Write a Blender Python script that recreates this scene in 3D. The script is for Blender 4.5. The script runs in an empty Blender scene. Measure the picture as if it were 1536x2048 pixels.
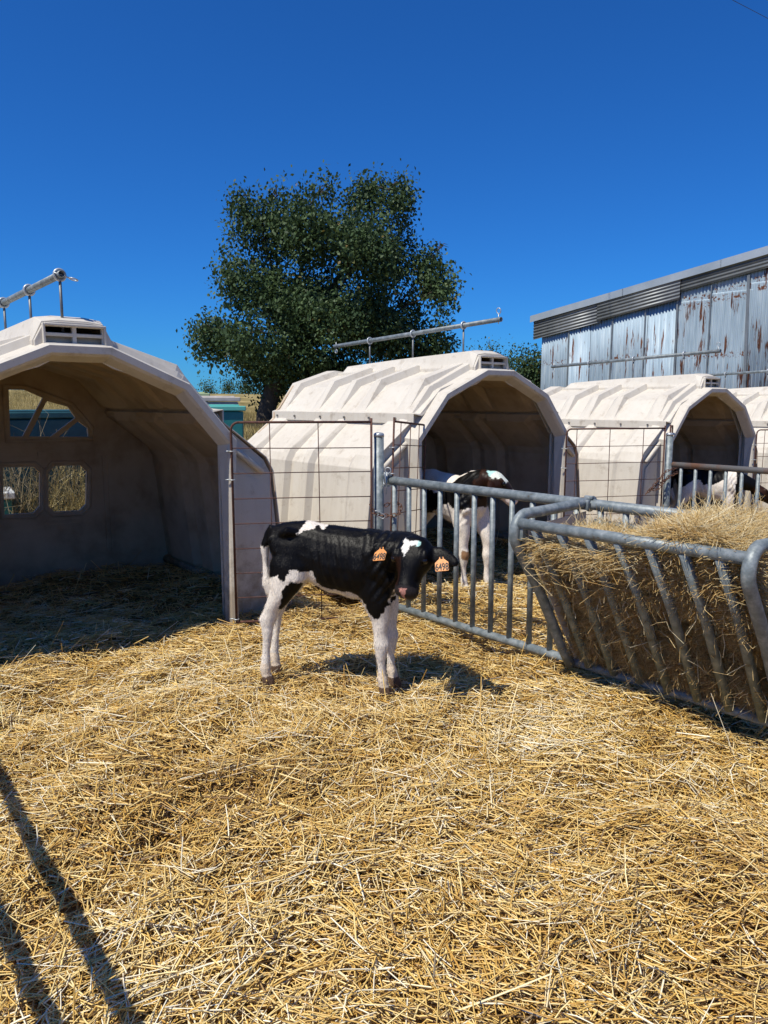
import bpy, bmesh, math, random
import numpy as np
from mathutils import Vector, Matrix

# ------------------------------------------------------------------ camera, sky, sun, exposure
scene = bpy.context.scene
COL = scene.collection
R = math.radians
cam_data = bpy.data.cameras.new("camera"); cam = bpy.data.objects.new("camera", cam_data); COL.objects.link(cam)
cam.location = (0, 0, 1.5); cam.rotation_euler = (R(90 - 8.382), 0, 0)
cam_data.sensor_fit = 'VERTICAL'; cam_data.sensor_height = 24.0; cam_data.lens = 24.0 * 1500 / 2048
cam_data.clip_start = 0.02; cam_data.clip_end = 3000
scene.camera = cam
SUN_EL = R(59.5); SUN_AZ = math.atan2(-0.735, -0.678)      # horizontal direction towards the sun (x=sin, y=cos)
world = bpy.data.worlds.new("World"); scene.world = world; world.use_nodes = True
wn = world.node_tree; wn.nodes.clear()
sky = wn.nodes.new('ShaderNodeTexSky'); sky.sky_type = 'NISHITA'; sky.sun_disc = False
sky.sun_elevation = SUN_EL; sky.sun_rotation = SUN_AZ; sky.altitude = 300
sky.air_density = 1.0; sky.dust_density = 0.12; sky.ozone_density = 4.0
hsv = wn.nodes.new('ShaderNodeMix'); hsv.data_type = 'RGBA'; hsv.blend_type = 'MULTIPLY'; hsv.inputs[0].default_value = 1.0; hsv.inputs[7].default_value = (.22, .88, 1.80, 1)   # white balance of the deep blue sky
bg = wn.nodes.new('ShaderNodeBackground'); bg.inputs['Strength'].default_value = 0.060
wo = wn.nodes.new('ShaderNodeOutputWorld')
wn.links.new(sky.outputs[0], hsv.inputs[6]); wn.links.new(hsv.outputs[2], bg.inputs[0]); wn.links.new(bg.outputs[0], wo.inputs[0])
sd = bpy.data.lights.new("sun", 'SUN'); sd.energy = 5.0; sd.angle = R(0.53); sd.color = (1.0, 0.945, 0.825)
sun = bpy.data.objects.new("sun", sd); COL.objects.link(sun)
sv = Vector((math.sin(SUN_AZ) * math.cos(SUN_EL), math.cos(SUN_AZ) * math.cos(SUN_EL), math.sin(SUN_EL)))
sun.rotation_euler = sv.to_track_quat('Z', 'Y').to_euler(); sun.location = (-6, -5, 12)
vs = scene.view_settings; vs.view_transform = 'Standard'; vs.look = 'None'; vs.exposure = 0.12; vs.gamma = 1.0; vs.use_curve_mapping = False
scene.cycles.max_bounces = 6; scene.cycles.diffuse_bounces = 3; scene.cycles.glossy_bounces = 2; scene.cycles.transmission_bounces = 2

# ------------------------------------------------------------------ helpers
rng = np.random.default_rng(11); random.seed(5)
PHI = R(40)
U = np.array([math.cos(PHI), math.sin(PHI)]); A = np.array([-math.sin(PHI), math.cos(PHI)])
P0 = np.array([-1.04, 4.98])

def tag(o, label=None, cat=None, group=None, kind=None):
    if label: o['label'] = label
    if cat: o['category'] = cat
    if group: o['group'] = group
    if kind: o['kind'] = kind
    return o

def empty(name, loc, rz=0, label=None, cat=None, group=None):
    o = bpy.data.objects.new(name, None); COL.objects.link(o); o.empty_display_size = 0.1
    o.location = loc; o.rotation_euler = (0, 0, rz)
    return tag(o, label, cat, group)

def link(name, mesh, mat=None, parent=None, smooth=False):
    o = bpy.data.objects.new(name, mesh); COL.objects.link(o)
    if mat is not None and not mesh.materials: mesh.materials.append(mat)
    if parent is not None: o.parent = parent
    if smooth: mesh.polygons.foreach_set('use_smooth', [True] * len(mesh.polygons))
    return o

class MB:
    def __init__(s): s.v = []; s.f = []
    def add(s, vs_, fs_):
        b = len(s.v); s.v += [tuple(map(float, p)) for p in vs_]; s.f += [tuple(b + i for i in f) for f in fs_]; return s
    def box(s, c, d, m=None):
        x, y, z = d[0] / 2, d[1] / 2, d[2] / 2
        p = [(-x, -y, -z), (x, -y, -z), (x, y, -z), (-x, y, -z), (-x, -y, z), (x, -y, z), (x, y, z), (-x, y, z)]
        p = [Vector(q) for q in p]
        if m is not None: p = [m @ q for q in p]
        p = [q + Vector(c) for q in p]
        return s.add(p, [(0, 3, 2, 1), (4, 5, 6, 7), (0, 1, 5, 4), (1, 2, 6, 5), (2, 3, 7, 6), (3, 0, 4, 7)])
    def tube(s, pts, r, n=10, cap=True):
        pts = [Vector(p) for p in pts]; rs = r if isinstance(r, (list, tuple)) else [r] * len(pts)
        vs_ = []; fs_ = []; prev = None
        for i, p in enumerate(pts):
            t = (pts[min(i + 1, len(pts) - 1)] - pts[max(i - 1, 0)]).normalized()
            if prev is None:
                ref = Vector((0, 0, 1)) if abs(t.z) < .9 else Vector((1, 0, 0)); x = t.cross(ref).normalized()
            else: x = (prev - t * prev.dot(t)).normalized()
            prev = x; y = t.cross(x)
            for k in range(n):
                an = 2 * math.pi * k / n; vs_.append(p + (x * math.cos(an) + y * math.sin(an)) * rs[i])
        for i in range(len(pts) - 1):
            for k in range(n):
                k2 = (k + 1) % n; fs_.append((i * n + k, i * n + k2, (i + 1) * n + k2, (i + 1) * n + k))
        if cap: fs_.append(tuple(range(n - 1, -1, -1))); fs_.append(tuple((len(pts) - 1) * n + k for k in range(n)))
        return s.add(vs_, fs_)
    def torus(s, c, ax, R_, r, n=16, m=6, stretch=None):
        ax = Vector(ax).normalized(); ref = Vector((0, 0, 1)) if abs(ax.z) < .9 else Vector((1, 0, 0))
        x = ax.cross(ref).normalized(); y = ax.cross(x); vs_ = []; fs_ = []
        for i in range(n):
            a = 2 * math.pi * i / n; d = x * math.cos(a) + y * math.sin(a); o = Vector(c) + d * R_
            if stretch is not None: o += Vector(stretch) * (1 if d.dot(Vector(stretch)) > 0 else -1)
            for k in range(m):
                b = 2 * math.pi * k / m; vs_.append(o + d * math.cos(b) * r + ax * math.sin(b) * r)
        for i in range(n):
            for k in range(m):
                fs_.append((i * m + k, ((i + 1) % n) * m + k, ((i + 1) % n) * m + (k + 1) % m, i * m + (k + 1) % m))
        return s.add(vs_, fs_)
    def loft(s, rings, cap=True):
        n = len(rings[0]); vs_ = [p for r in rings for p in r]; fs_ = []
        for i in range(len(rings) - 1):
            for k in range(n):
                k2 = (k + 1) % n; fs_.append((i * n + k, i * n + k2, (i + 1) * n + k2, (i + 1) * n + k))
        if cap: fs_.append(tuple(range(n - 1, -1, -1))); fs_.append(tuple((len(rings) - 1) * n + k for k in range(n)))
        return s.add(vs_, fs_)
    def mesh(s, name):
        me = bpy.data.meshes.new(name); me.from_pydata(s.v, [], s.f); me.update(); return me
    def build(s, name, mat, parent=None, smooth=False, bevel=0, angle=25):
        me = s.mesh(name); o = link(name, me, mat, parent)
        if smooth: me.polygons.foreach_set('use_smooth', [True] * len(me.polygons))
        if bevel: bev(o, bevel, angle)
        return o

def bev(o, w, angle=25, seg=2):
    m = o.modifiers.new('bevel', 'BEVEL'); m.width = w; m.segments = seg; m.limit_method = 'ANGLE'; m.angle_limit = R(angle); m.harden_normals = False

def fast_mesh(name, verts, quads, mat, attrs=None, smooth=False):
    me = bpy.data.meshes.new(name); nv = len(verts); nf = len(quads); k = quads.shape[1]
    me.vertices.add(nv); me.vertices.foreach_set('co', np.ascontiguousarray(verts, dtype=np.float32).ravel())
    me.loops.add(nf * k); me.loops.foreach_set('vertex_index', np.ascontiguousarray(quads, dtype=np.int32).ravel())
    me.polygons.add(nf); me.polygons.foreach_set('loop_start', np.arange(0, nf * k, k, dtype=np.int32))
    me.polygons.foreach_set('loop_total', np.full(nf, k, dtype=np.int32))
    if smooth: me.polygons.foreach_set('use_smooth', np.ones(nf, dtype=bool))
    me.update(calc_edges=True)
    for an, (tp, arr) in (attrs or {}).items():
        at = me.attributes.new(an, tp, 'POINT')
        at.data.foreach_set('value' if tp == 'FLOAT' else 'color', np.ascontiguousarray(arr, dtype=np.float32).ravel())
    me.materials.append(mat)
    return me

# ------------------------------------------------------------------ materials
def nodes(name):
    m = bpy.data.materials.new(name); m.use_nodes = True; nt = m.node_tree
    return m, nt, nt.nodes['Principled BSDF'], nt.links

def ramp(nt, stops):
    r = nt.nodes.new('ShaderNodeValToRGB'); e = r.color_ramp.elements
    while len(e) < len(stops): e.new(0.5)
    for el, (p, c) in zip(e, stops): el.position = p; el.color = (*c, 1)
    return r

def mottled(name, stops, scale=6, rough=.5, metallic=0., bump=0., bscale=60, detail=6, stretch=None, spec=.5, coord='Object'):
    m, nt, b, L = nodes(name)
    tc = nt.nodes.new('ShaderNodeTexCoord'); mp = nt.nodes.new('ShaderNodeMapping')
    if stretch: mp.inputs['Scale'].default_value = stretch
    L.new(tc.outputs[coord], mp.inputs[0])
    n = nt.nodes.new('ShaderNodeTexNoise'); n.inputs['Scale'].default_value = scale; n.inputs['Detail'].default_value = detail
    n.inputs['Roughness'].default_value = .6
    L.new(mp.outputs[0], n.inputs['Vector'])
    r = ramp(nt, stops); L.new(n.outputs['Fac'], r.inputs[0]); L.new(r.outputs[0], b.inputs['Base Color'])
    b.inputs['Roughness'].default_value = rough; b.inputs['Metallic'].default_value = metallic
    b.inputs['Specular IOR Level'].default_value = spec
    if bump:
        n2 = nt.nodes.new('ShaderNodeTexNoise'); n2.inputs['Scale'].default_value = bscale; n2.inputs['Detail'].default_value = 4
        L.new(mp.outputs[0], n2.inputs['Vector'])
        bp = nt.nodes.new('ShaderNodeBump'); bp.inputs['Strength'].default_value = bump; bp.inputs['Distance'].default_value = .01
        L.new(n2.outputs['Fac'], bp.inputs['Height']); L.new(bp.outputs[0], b.inputs['Normal'])
    return m

def attr_ramp(name, attr, stops, rough=.6, translucent=0., spec=.3, noise=0.):
    m, nt, b, L = nodes(name)
    a = nt.nodes.new('ShaderNodeAttribute'); a.attribute_name = attr
    r = ramp(nt, stops); L.new(a.outputs['Fac'], r.inputs[0]); L.new(r.outputs[0], b.inputs['Base Color'])
    b.inputs['Roughness'].default_value = rough; b.inputs['Specular IOR Level'].default_value = spec
    if translucent:
        t = nt.nodes.new('ShaderNodeBsdfTranslucent'); mx = nt.nodes.new('ShaderNodeMixShader'); mx.inputs[0].default_value = translucent
        L.new(r.outputs[0], t.inputs[0]); out = nt.nodes['Material Output']
        L.new(b.outputs[0], mx.inputs[1]); L.new(t.outputs[0], mx.inputs[2]); L.new(mx.outputs[0], out.inputs[0])
    return m

M = {}
def plastic():
    m, nt, b, L = nodes('hutch_plastic')
    tc = nt.nodes.new('ShaderNodeTexCoord')
    n1 = nt.nodes.new('ShaderNodeTexNoise'); n1.inputs['Scale'].default_value = 3.0; n1.inputs['Detail'].default_value = 8; n1.inputs['Roughness'].default_value = .65
    L.new(tc.outputs['Object'], n1.inputs['Vector'])
    r1 = ramp(nt, [(.30, (.545, .50, .43)), (.52, (.59, .547, .475)), (.72, (.62, .58, .51))]); L.new(n1.outputs['Fac'], r1.inputs[0])
    mp = nt.nodes.new('ShaderNodeMapping'); mp.inputs['Scale'].default_value = (22, 22, 1.6); L.new(tc.outputs['Object'], mp.inputs[0])
    n2 = nt.nodes.new('ShaderNodeTexNoise'); n2.inputs['Scale'].default_value = 1.0; n2.inputs['Detail'].default_value = 5; L.new(mp.outputs[0], n2.inputs['Vector'])
    r2 = ramp(nt, [(.46, (1, 1, 1)), (.66, (.80, .76, .70)), (.80, (.62, .56, .48))]); L.new(n2.outputs['Fac'], r2.inputs[0])
    mx = nt.nodes.new('ShaderNodeMix'); mx.data_type = 'RGBA'; mx.blend_type = 'MULTIPLY'; mx.inputs[0].default_value = .22
    L.new(r1.outputs[0], mx.inputs[6]); L.new(r2.outputs[0], mx.inputs[7])
    n3 = nt.nodes.new('ShaderNodeTexNoise'); n3.inputs['Scale'].default_value = 130; n3.inputs['Detail'].default_value = 2; L.new(tc.outputs['Object'], n3.inputs['Vector'])
    r3 = ramp(nt, [(.68, (1, 1, 1)), (.76, (.45, .36, .27))]); L.new(n3.outputs['Fac'], r3.inputs[0])
    mx2 = nt.nodes.new('ShaderNodeMix'); mx2.data_type = 'RGBA'; mx2.blend_type = 'MULTIPLY'; mx2.inputs[0].default_value = .5
    L.new(mx.outputs[2], mx2.inputs[6]); L.new(r3.outputs[0], mx2.inputs[7]); 
    sx_ = nt.nodes.new('ShaderNodeSeparateXYZ'); L.new(tc.outputs['Object'], sx_.inputs[0])
    mr = nt.nodes.new('ShaderNodeMapRange'); mr.inputs['From Min'].default_value = .55; mr.inputs['From Max'].default_value = 0.0; L.new(sx_.outputs['Z'], mr.inputs['Value'])
    n4 = nt.nodes.new('ShaderNodeTexNoise'); n4.inputs['Scale'].default_value = 9; n4.inputs['Detail'].default_value = 8; n4.inputs['Roughness'].default_value = .7; L.new(tc.outputs['Object'], n4.inputs['Vector'])
    ad = nt.nodes.new('ShaderNodeMath'); ad.operation = 'MULTIPLY_ADD'; ad.inputs[1].default_value = .32; L.new(mr.outputs[0], ad.inputs[0]); L.new(n4.outputs['Fac'], ad.inputs[2])
    r4 = ramp(nt, [(.56, (0, 0, 0)), (.80, (.75, .75, .75))]); L.new(ad.outputs[0], r4.inputs[0])
    mx3 = nt.nodes.new('ShaderNodeMix'); mx3.data_type = 'RGBA'; L.new(r4.outputs[0], mx3.inputs[0]); L.new(mx2.outputs[2], mx3.inputs[6]); mx3.inputs[7].default_value = (.26, .20, .135, 1)
    L.new(mx3.outputs[2], b.inputs['Base Color'])
    b.inputs['Roughness'].default_value = .55; b.inputs['Specular IOR Level'].default_value = .3
    bp = nt.nodes.new('ShaderNodeBump'); bp.inputs['Strength'].default_value = .15; bp.inputs['Distance'].default_value = .01
    L.new(n1.outputs['Fac'], bp.inputs['Height']); L.new(bp.outputs[0], b.inputs['Normal'])
    return m
M['plastic'] = plastic()
M['shadegrime'] = mottled('shaded_grimy_hutch_inside', [(.3, (.37, .27, .18)), (.5, (.50, .385, .27)), (.72, (.58, .46, .34))], 4, .7, 0, .1, 40, 8, None, .2)  # plastic darkened and warmed: interior shade put into the colour, along with grime
M['galv'] = mottled('galvanised_steel', [(.27, (.11, .085, .06)), (.34, (.125, .15, .16)), (.5, (.18, .21, .222)), (.68, (.29, .32, .33))], 26, .5, .15, .12, 90)
M['galvbright'] = mottled('bright_zinc', [(.3, (.36, .39, .41)), (.7, (.52, .55, .57))], 40, .4, .4)
M['galvdark'] = mottled('dull_steel', [(.3, (.10, .11, .12)), (.6, (.18, .19, .20)), (.8, (.26, .27, .28))], 18, .5, .4)
M['rust'] = mottled('rusty_rod', [(.3, (.045, .018, .013)), (.55, (.085, .032, .022)), (.75, (.15, .06, .035))], 40, .75, .0, .4, 200)
M['chainrust'] = mottled('rusty_chain', [(.3, (.06, .025, .018)), (.6, (.16, .075, .045)), (.8, (.30, .22, .18))], 60, .6, .3)
M['rustrail'] = mottled('rust_stained_rail', [(.35, (.12, .13, .14)), (.5, (.17, .16, .15)), (.6, (.19, .10, .06)), (.75, (.24, .12, .07))], 2.2, .5, .3)
M['bolt'] = mottled('bolt_steel', [(.3, (.12, .11, .10)), (.7, (.3, .28, .26))], 60, .45, .6)
M['straw'] = attr_ramp('straw_stalks', 'rnd', [(0, (.19, .10, .03)), (.10, (.34, .25, .14)), (.24, (.51, .28, .058)), (.5, (.76, .50, .142)), (.75, (.87, .665, .285)), (1, (.94, .85, .63))], .36, .0, .6)
M['hay'] = attr_ramp('hay_stalks', 'rnd', [(0, (.22, .125, .04)), (.35, (.50, .30, .095)), (.65, (.66, .45, .175)), (.9, (.70, .54, .27)), (1, (.78, .67, .43))], .5, .0, .35)
M['drygrass'] = attr_ramp('dry_grass_blades', 'rnd', [(0, (.12, .10, .035)), (.35, (.25, .20, .075)), (.7, (.40, .32, .14)), (1, (.52, .44, .24))], .7, .15, .2)
M['weed'] = attr_ramp('dead_weed', 'rnd', [(0, (.05, .045, .02)), (.3, (.13, .10, .05)), (.65, (.27, .22, .13)), (1, (.5, .44, .32))], .8, .1, .2)
M['leaf'] = attr_ramp('tree_leaves', 'rnd', [(0, (.031, .058, .026)), (.45, (.058, .100, .041)), (.85, (.110, .165, .066)), (.93, (.12, .12, .03)), (1, (.20, .15, .05))], .55, .25, .22)
M['leaf2'] = attr_ramp('light_leaves', 'rnd', [(0, (.03, .06, .02)), (.5, (.055, .10, .03)), (1, (.10, .15, .05))], .5, .25, .4)
M['bark'] = mottled('bark', [(.3, (.03, .024, .018)), (.7, (.09, .07, .05))], 14, .9, 0, .8, 20)
M['teal'] = mottled('teal_paint', [(.3, (.02, .17, .17)), (.6, (.03, .23, .22)), (.8, (.06, .29, .27))], 5, .45)
M['teallid'] = mottled('teal_lid', [(.3, (.10, .42, .36)), (.7, (.14, .50, .43))], 5, .5)
M['dteal'] = mottled('dark_teal_paint', [(.3, (.008, .05, .06)), (.7, (.02, .09, .10))], 5, .5)
M['palegreen'] = mottled('pale_green_paint', [(.3, (.30, .38, .20)), (.7, (.42, .50, .28))], 5, .6)
M['pinklid'] = mottled('pale_lid', [(.3, (.42, .38, .34)), (.7, (.55, .50, .46))], 8, .7)
M['whitebox'] = mottled('white_paint', [(.3, (.5, .52, .52)), (.7, (.7, .72, .72))], 6, .6)
M['dark'] = mottled('dark_hollow', [(.3, (.01, .01, .01)), (.7, (.02, .02, .02))], 6, .9)
M['cable'] = mottled('cable_black', [(.3, (.01, .01, .012)), (.7, (.03, .03, .03))], 6, .6)
M['hoof'] = mottled('hoof_horn', [(.3, (.10, .07, .05)), (.7, (.26, .19, .14))], 30, .6)
M['eye'] = mottled('eye_black', [(.3, (.004, .003, .003)), (.7, (.008, .006, .005))], 10, .08)
M['tag'] = mottled('orange_tag', [(.3, (.50, .17, .03)), (.55, (.68, .26, .055)), (.8, (.78, .36, .10))], 60, .45)
M['ink'] = mottled('black_print', [(.3, (.01, .008, .008)), (.7, (.015, .012, .01))], 6, .6)

def barnmat():
    m, nt, b, L = nodes('weathered_corrugated_sheet')
    tc = nt.nodes.new('ShaderNodeTexCoord')
    oi = nt.nodes.new('ShaderNodeObjectInfo'); va = nt.nodes.new('ShaderNodeVectorMath'); va.operation = 'ADD'
    sc = nt.nodes.new('ShaderNodeVectorMath'); sc.operation = 'SCALE'; sc.inputs['Scale'].default_value = 7.3
    L.new(oi.outputs['Location'], sc.inputs[0]); L.new(tc.outputs['Object'], va.inputs[0])
    cmb = nt.nodes.new('ShaderNodeCombineXYZ'); mu = nt.nodes.new('ShaderNodeMath'); mu.operation = 'MULTIPLY'; mu.inputs[1].default_value = 40
    L.new(oi.outputs['Random'], mu.inputs[0]); L.new(mu.outputs[0], cmb.inputs[0]); L.new(cmb.outputs[0], va.inputs[1])
    mp = nt.nodes.new('ShaderNodeMapping'); mp.inputs['Scale'].default_value = (7, 7, .9); L.new(va.outputs[0], mp.inputs[0])
    n = nt.nodes.new('ShaderNodeTexNoise'); n.inputs['Scale'].default_value = 1.4; n.inputs['Detail'].default_value = 7; n.inputs['Roughness'].default_value = .62
    L.new(mp.outputs[0], n.inputs['Vector'])
    base = ramp(nt, [(.3, (.27, .355, .425)), (.55, (.355, .445, .52)), (.75, (.47, .55, .60))])
    n0 = nt.nodes.new('ShaderNodeTexNoise'); n0.inputs['Scale'].default_value = 1.7; n0.inputs['Detail'].default_value = 6; L.new(mp.outputs[0], n0.inputs['Vector'])
    L.new(n0.outputs['Fac'], base.inputs[0])
    fac = ramp(nt, [(.59, (0, 0, 0)), (.625, (1, 1, 1))])
    add = nt.nodes.new('ShaderNodeMath'); add.operation = 'ADD'
    om = nt.nodes.new('ShaderNodeMapRange'); om.inputs['To Min'].default_value = -.06; om.inputs['To Max'].default_value = .05
    L.new(oi.outputs['Random'], om.inputs['Value']); L.new(n.outputs['Fac'], add.inputs[0]); L.new(om.outputs[0], add.inputs[1])
    L.new(add.outputs[0], fac.inputs[0])
    at = nt.nodes.new('ShaderNodeAttribute'); at.attribute_name = 'band'
    n3 = nt.nodes.new('ShaderNodeTexNoise'); n3.inputs['Scale'].default_value = 17; n3.inputs['Detail'].default_value = 2; L.new(va.outputs[0], n3.inputs['Vector'])
    f3 = ramp(nt, [(.55, (0, 0, 0)), (.60, (1, 1, 1))]); L.new(n3.outputs['Fac'], f3.inputs[0])
    mm = nt.nodes.new('ShaderNodeMath'); mm.operation = 'MULTIPLY'; L.new(at.outputs['Fac'], mm.inputs[0]); L.new(f3.outputs[0], mm.inputs[1])
    mx_ = nt.nodes.new('ShaderNodeMath'); mx_.operation = 'MAXIMUM'; L.new(fac.outputs[0], mx_.inputs[0]); L.new(mm.outputs[0], mx_.inputs[1])
    mix = nt.nodes.new('ShaderNodeMix'); mix.data_type = 'RGBA'; L.new(mx_.outputs[0], mix.inputs[0]); L.new(base.outputs[0], mix.inputs[6])
    rc = ramp(nt, [(.35, (.07, .03, .022)), (.6, (.15, .065, .04))]); L.new(n3.outputs['Fac'], rc.inputs[0]); L.new(rc.outputs[0], mix.inputs[7])
    L.new(mix.outputs[2], b.inputs['Base Color']); b.inputs['Roughness'].default_value = .8; b.inputs['Specular IOR Level'].default_value = .15
    return m
M['barn'] = barnmat()
M['barnstrip'] = mottled('grey_steel_strip', [(.3, (.13, .15, .165)), (.7, (.22, .24, .26))], 5, .5, .3)
M['header'] = mottled('dark_corrugated_sheet', [(.3, (.13, .145, .155)), (.55, (.19, .205, .215)), (.8, (.25, .265, .275))], 3, .5, .3)
M['flash'] = mottled('roof_flashing', [(.3, (.32, .37, .41)), (.7, (.44, .49, .53))], 1.5, .45, .3)

def groundmat():
    m, nt, b, L = nodes('ground_bedding')
    tc = nt.nodes.new('ShaderNodeTexCoord'); at = nt.nodes.new('ShaderNodeAttribute'); at.attribute_name = 'hill'
    n = nt.nodes.new('ShaderNodeTexNoise'); n.inputs['Scale'].default_value = 30; n.inputs['Detail'].default_value = 8; L.new(tc.outputs['Object'], n.inputs['Vector'])
    r1 = ramp(nt, [(.32, (.10, .06, .02)), (.52, (.27, .17, .055)), (.75, (.46, .32, .12))]); L.new(n.outputs['Fac'], r1.inputs[0])
    n2 = nt.nodes.new('ShaderNodeTexNoise'); n2.inputs['Scale'].default_value = 1.2; n2.inputs['Detail'].default_value = 10; L.new(tc.outputs['Object'], n2.inputs['Vector'])
    r2 = ramp(nt, [(.35, (.16, .13, .05)), (.55, (.30, .235, .10)), (.7, (.38, .30, .14))]); L.new(n2.outputs['Fac'], r2.inputs[0])
    mx = nt.nodes.new('ShaderNodeMix'); mx.data_type = 'RGBA'; L.new(at.outputs['Fac'], mx.inputs[0]); L.new(r1.outputs[0], mx.inputs[6]); L.new(r2.outputs[0], mx.inputs[7])
    L.new(mx.outputs[2], b.inputs['Base Color']); b.inputs['Roughness'].default_value = .95; b.inputs['Specular IOR Level'].default_value = .1
    bp = nt.nodes.new('ShaderNodeBump'); bp.inputs['Strength'].default_value = .6; bp.inputs['Distance'].default_value = .02
    L.new(n.outputs['Fac'], bp.inputs['Height']); L.new(bp.outputs[0], b.inputs['Normal'])
    return m
M['ground'] = groundmat()

# ------------------------------------------------------------------ terrain
def sm(x, a, b):
    t = np.clip((x - a) / (b - a), 0, 1); return t * t * (3 - 2 * t)
_ph = np.random.default_rng(3)
_W = [(_ph.normal(0, 1, 2) * k, _ph.uniform(0, 6.28), amp) for k, amp, n_ in ((2.6, .011, 6), (6.5, .008, 8), (15, .0055, 8)) for _ in range(n_)]
def bumps(x, y):
    z = np.zeros_like(x, dtype=float)
    for w, p, amp in _W: z = z + amp * np.sin(w[0] * x + w[1] * y + p)
    return z
def ground(x, y, fine=True):
    x = np.asarray(x, float); y = np.asarray(y, float)
    t = (x - P0[0]) * U[0] + (y - P0[1]) * U[1]; q = (x - P0[0]) * A[0] + (y - P0[1]) * A[1]
    z = -.028 * np.clip(t - 1.0, 0, 9)
    z = z + np.minimum(.095 * np.clip(q - 4.5, 0, None) * sm(q, 4.5, 7.5), 2.0 + .012 * np.clip(q - 20, 0, 60))
    # hollow under the raised side of the second hutch, straw banked around it
    z = z - .33 * np.exp(-(((x + .34) / .34) ** 2 + ((y - 5.98) / .34) ** 2))
    z = z + .05 * np.exp(-(((x - .42) / .30) ** 2 + ((y - 5.75) / .25) ** 2))
    if fine: z = z + bumps(x, y) * (1 - sm(q, 3, 6))
    return z
def hill(x, y):
    q = (x - P0[0]) * A[0] + (y - P0[1]) * A[1]; return sm(q, 2.6, 3.6)

def axis(lo, hi, step, far_lo, far_hi, grow=1.35):
    c = list(np.arange(lo, hi + 1e-6, step)); s = step; v = hi
    while v < far_hi: s *= grow; v += s; c.append(v)
    s = step; v = lo
    while v > far_lo: s *= grow; v -= s; c.insert(0, v)
    return np.array(c)
gx = axis(-5, 7, .06, -900, 900); gy = axis(-.6, 9, .06, -900, 1500)
X, Y = np.meshgrid(gx, gy); nx, ny = len(gx), len(gy)
V = np.stack([X, Y, ground(X, Y) - .012], -1).reshape(-1, 3)
ii = np.arange(nx * ny).reshape(ny, nx)
Q = np.stack([ii[:-1, :-1], ii[:-1, 1:], ii[1:, 1:], ii[1:, :-1]], -1).reshape(-1, 4)
gm = fast_mesh('ground', V, Q, M['ground'], {'hill': ('FLOAT', hill(V[:, 0], V[:, 1]))}, True)
tag(link('ground', gm), 'bare ground of the calf yard rising to a dry hillside', None, None, 'structure')

# ------------------------------------------------------------------ strands (straw, hay, grass) as one mesh each
def strands(base, yaw, pitch, length, width, rnd, seg=2, bend=.12, flat=1.0, sides=3, roll=None, taper=.75):
    """prisms with `seg` segments; centred on base; returns verts, quads, rnd per vertex"""
    n = len(base)
    d = np.stack([np.cos(yaw) * np.cos(pitch), np.sin(yaw) * np.cos(pitch), np.sin(pitch)], -1)
    up = np.zeros_like(d); up[:, 2] = 1
    s = np.cross(d, up); s /= np.linalg.norm(s, axis=1, keepdims=True) + 1e-9; t = np.cross(s, d)
    bd = rng.normal(0, 1, (n, 1)) * s + rng.normal(0, 1, (n, 1)) * t * .6
    rings = []
    for k in range(seg + 1):
        f = k / seg; off = (f - .5)
        c = base + d * (length * off)[:, None] + bd * (length * bend * (f * (1 - f)) * 2)[:, None]
        w = width * (1 - (1 - taper) * f) / 2
        ring = []
        for j in range(sides):
            a = 2 * math.pi * j / sides + (roll if roll is not None else 0)
            ca, sa = np.cos(a) * np.ones(n), np.sin(a) * np.ones(n)
            ring.append(c + s * (w * ca)[:, None] + t * (w * flat * sa)[:, None])
        rings.append(np.stack(ring, 1))
    vv = np.stack(rings, 1)                       # n, seg+1, sides, 3
    per = (seg + 1) * sides; base_i = (np.arange(n) * per)[:, None]
    qs = []
    for k in range(seg):
        for j in range(sides):
            j2 = (j + 1) % sides
            qs.append([k * sides + j, k * sides + j2, (k + 1) * sides + j2, (k + 1) * sides + j])
    qs = np.array(qs)
    return vv.reshape(-1, 3), (base_i[:, :, None] + qs[None]).reshape(-1, 4), np.repeat(rnd, per)

def merge(parts):
    vs_, qs_, rs_ = [], [], []; o = 0
    for v, q, r in parts: vs_.append(v); qs_.append(q + o); rs_.append(r); o += len(v)
    return np.concatenate(vs_), np.concatenate(qs_), np.concatenate(rs_)

def flow(x, y):
    return 1.3 * np.sin(1.1 * x + .7 * y + .5) + 1.1 * np.sin(-.9 * x + 1.7 * y + 2.0) + .8 * np.sin(2.9 * x + 2.2 * y) + .5 * np.sin(5.1 * x - 4.3 * y)

def in_hutch_wall(x, y):   # straw stays out of the plastic walls only roughly; it piles against them
    return np.zeros_like(x, bool)

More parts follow.
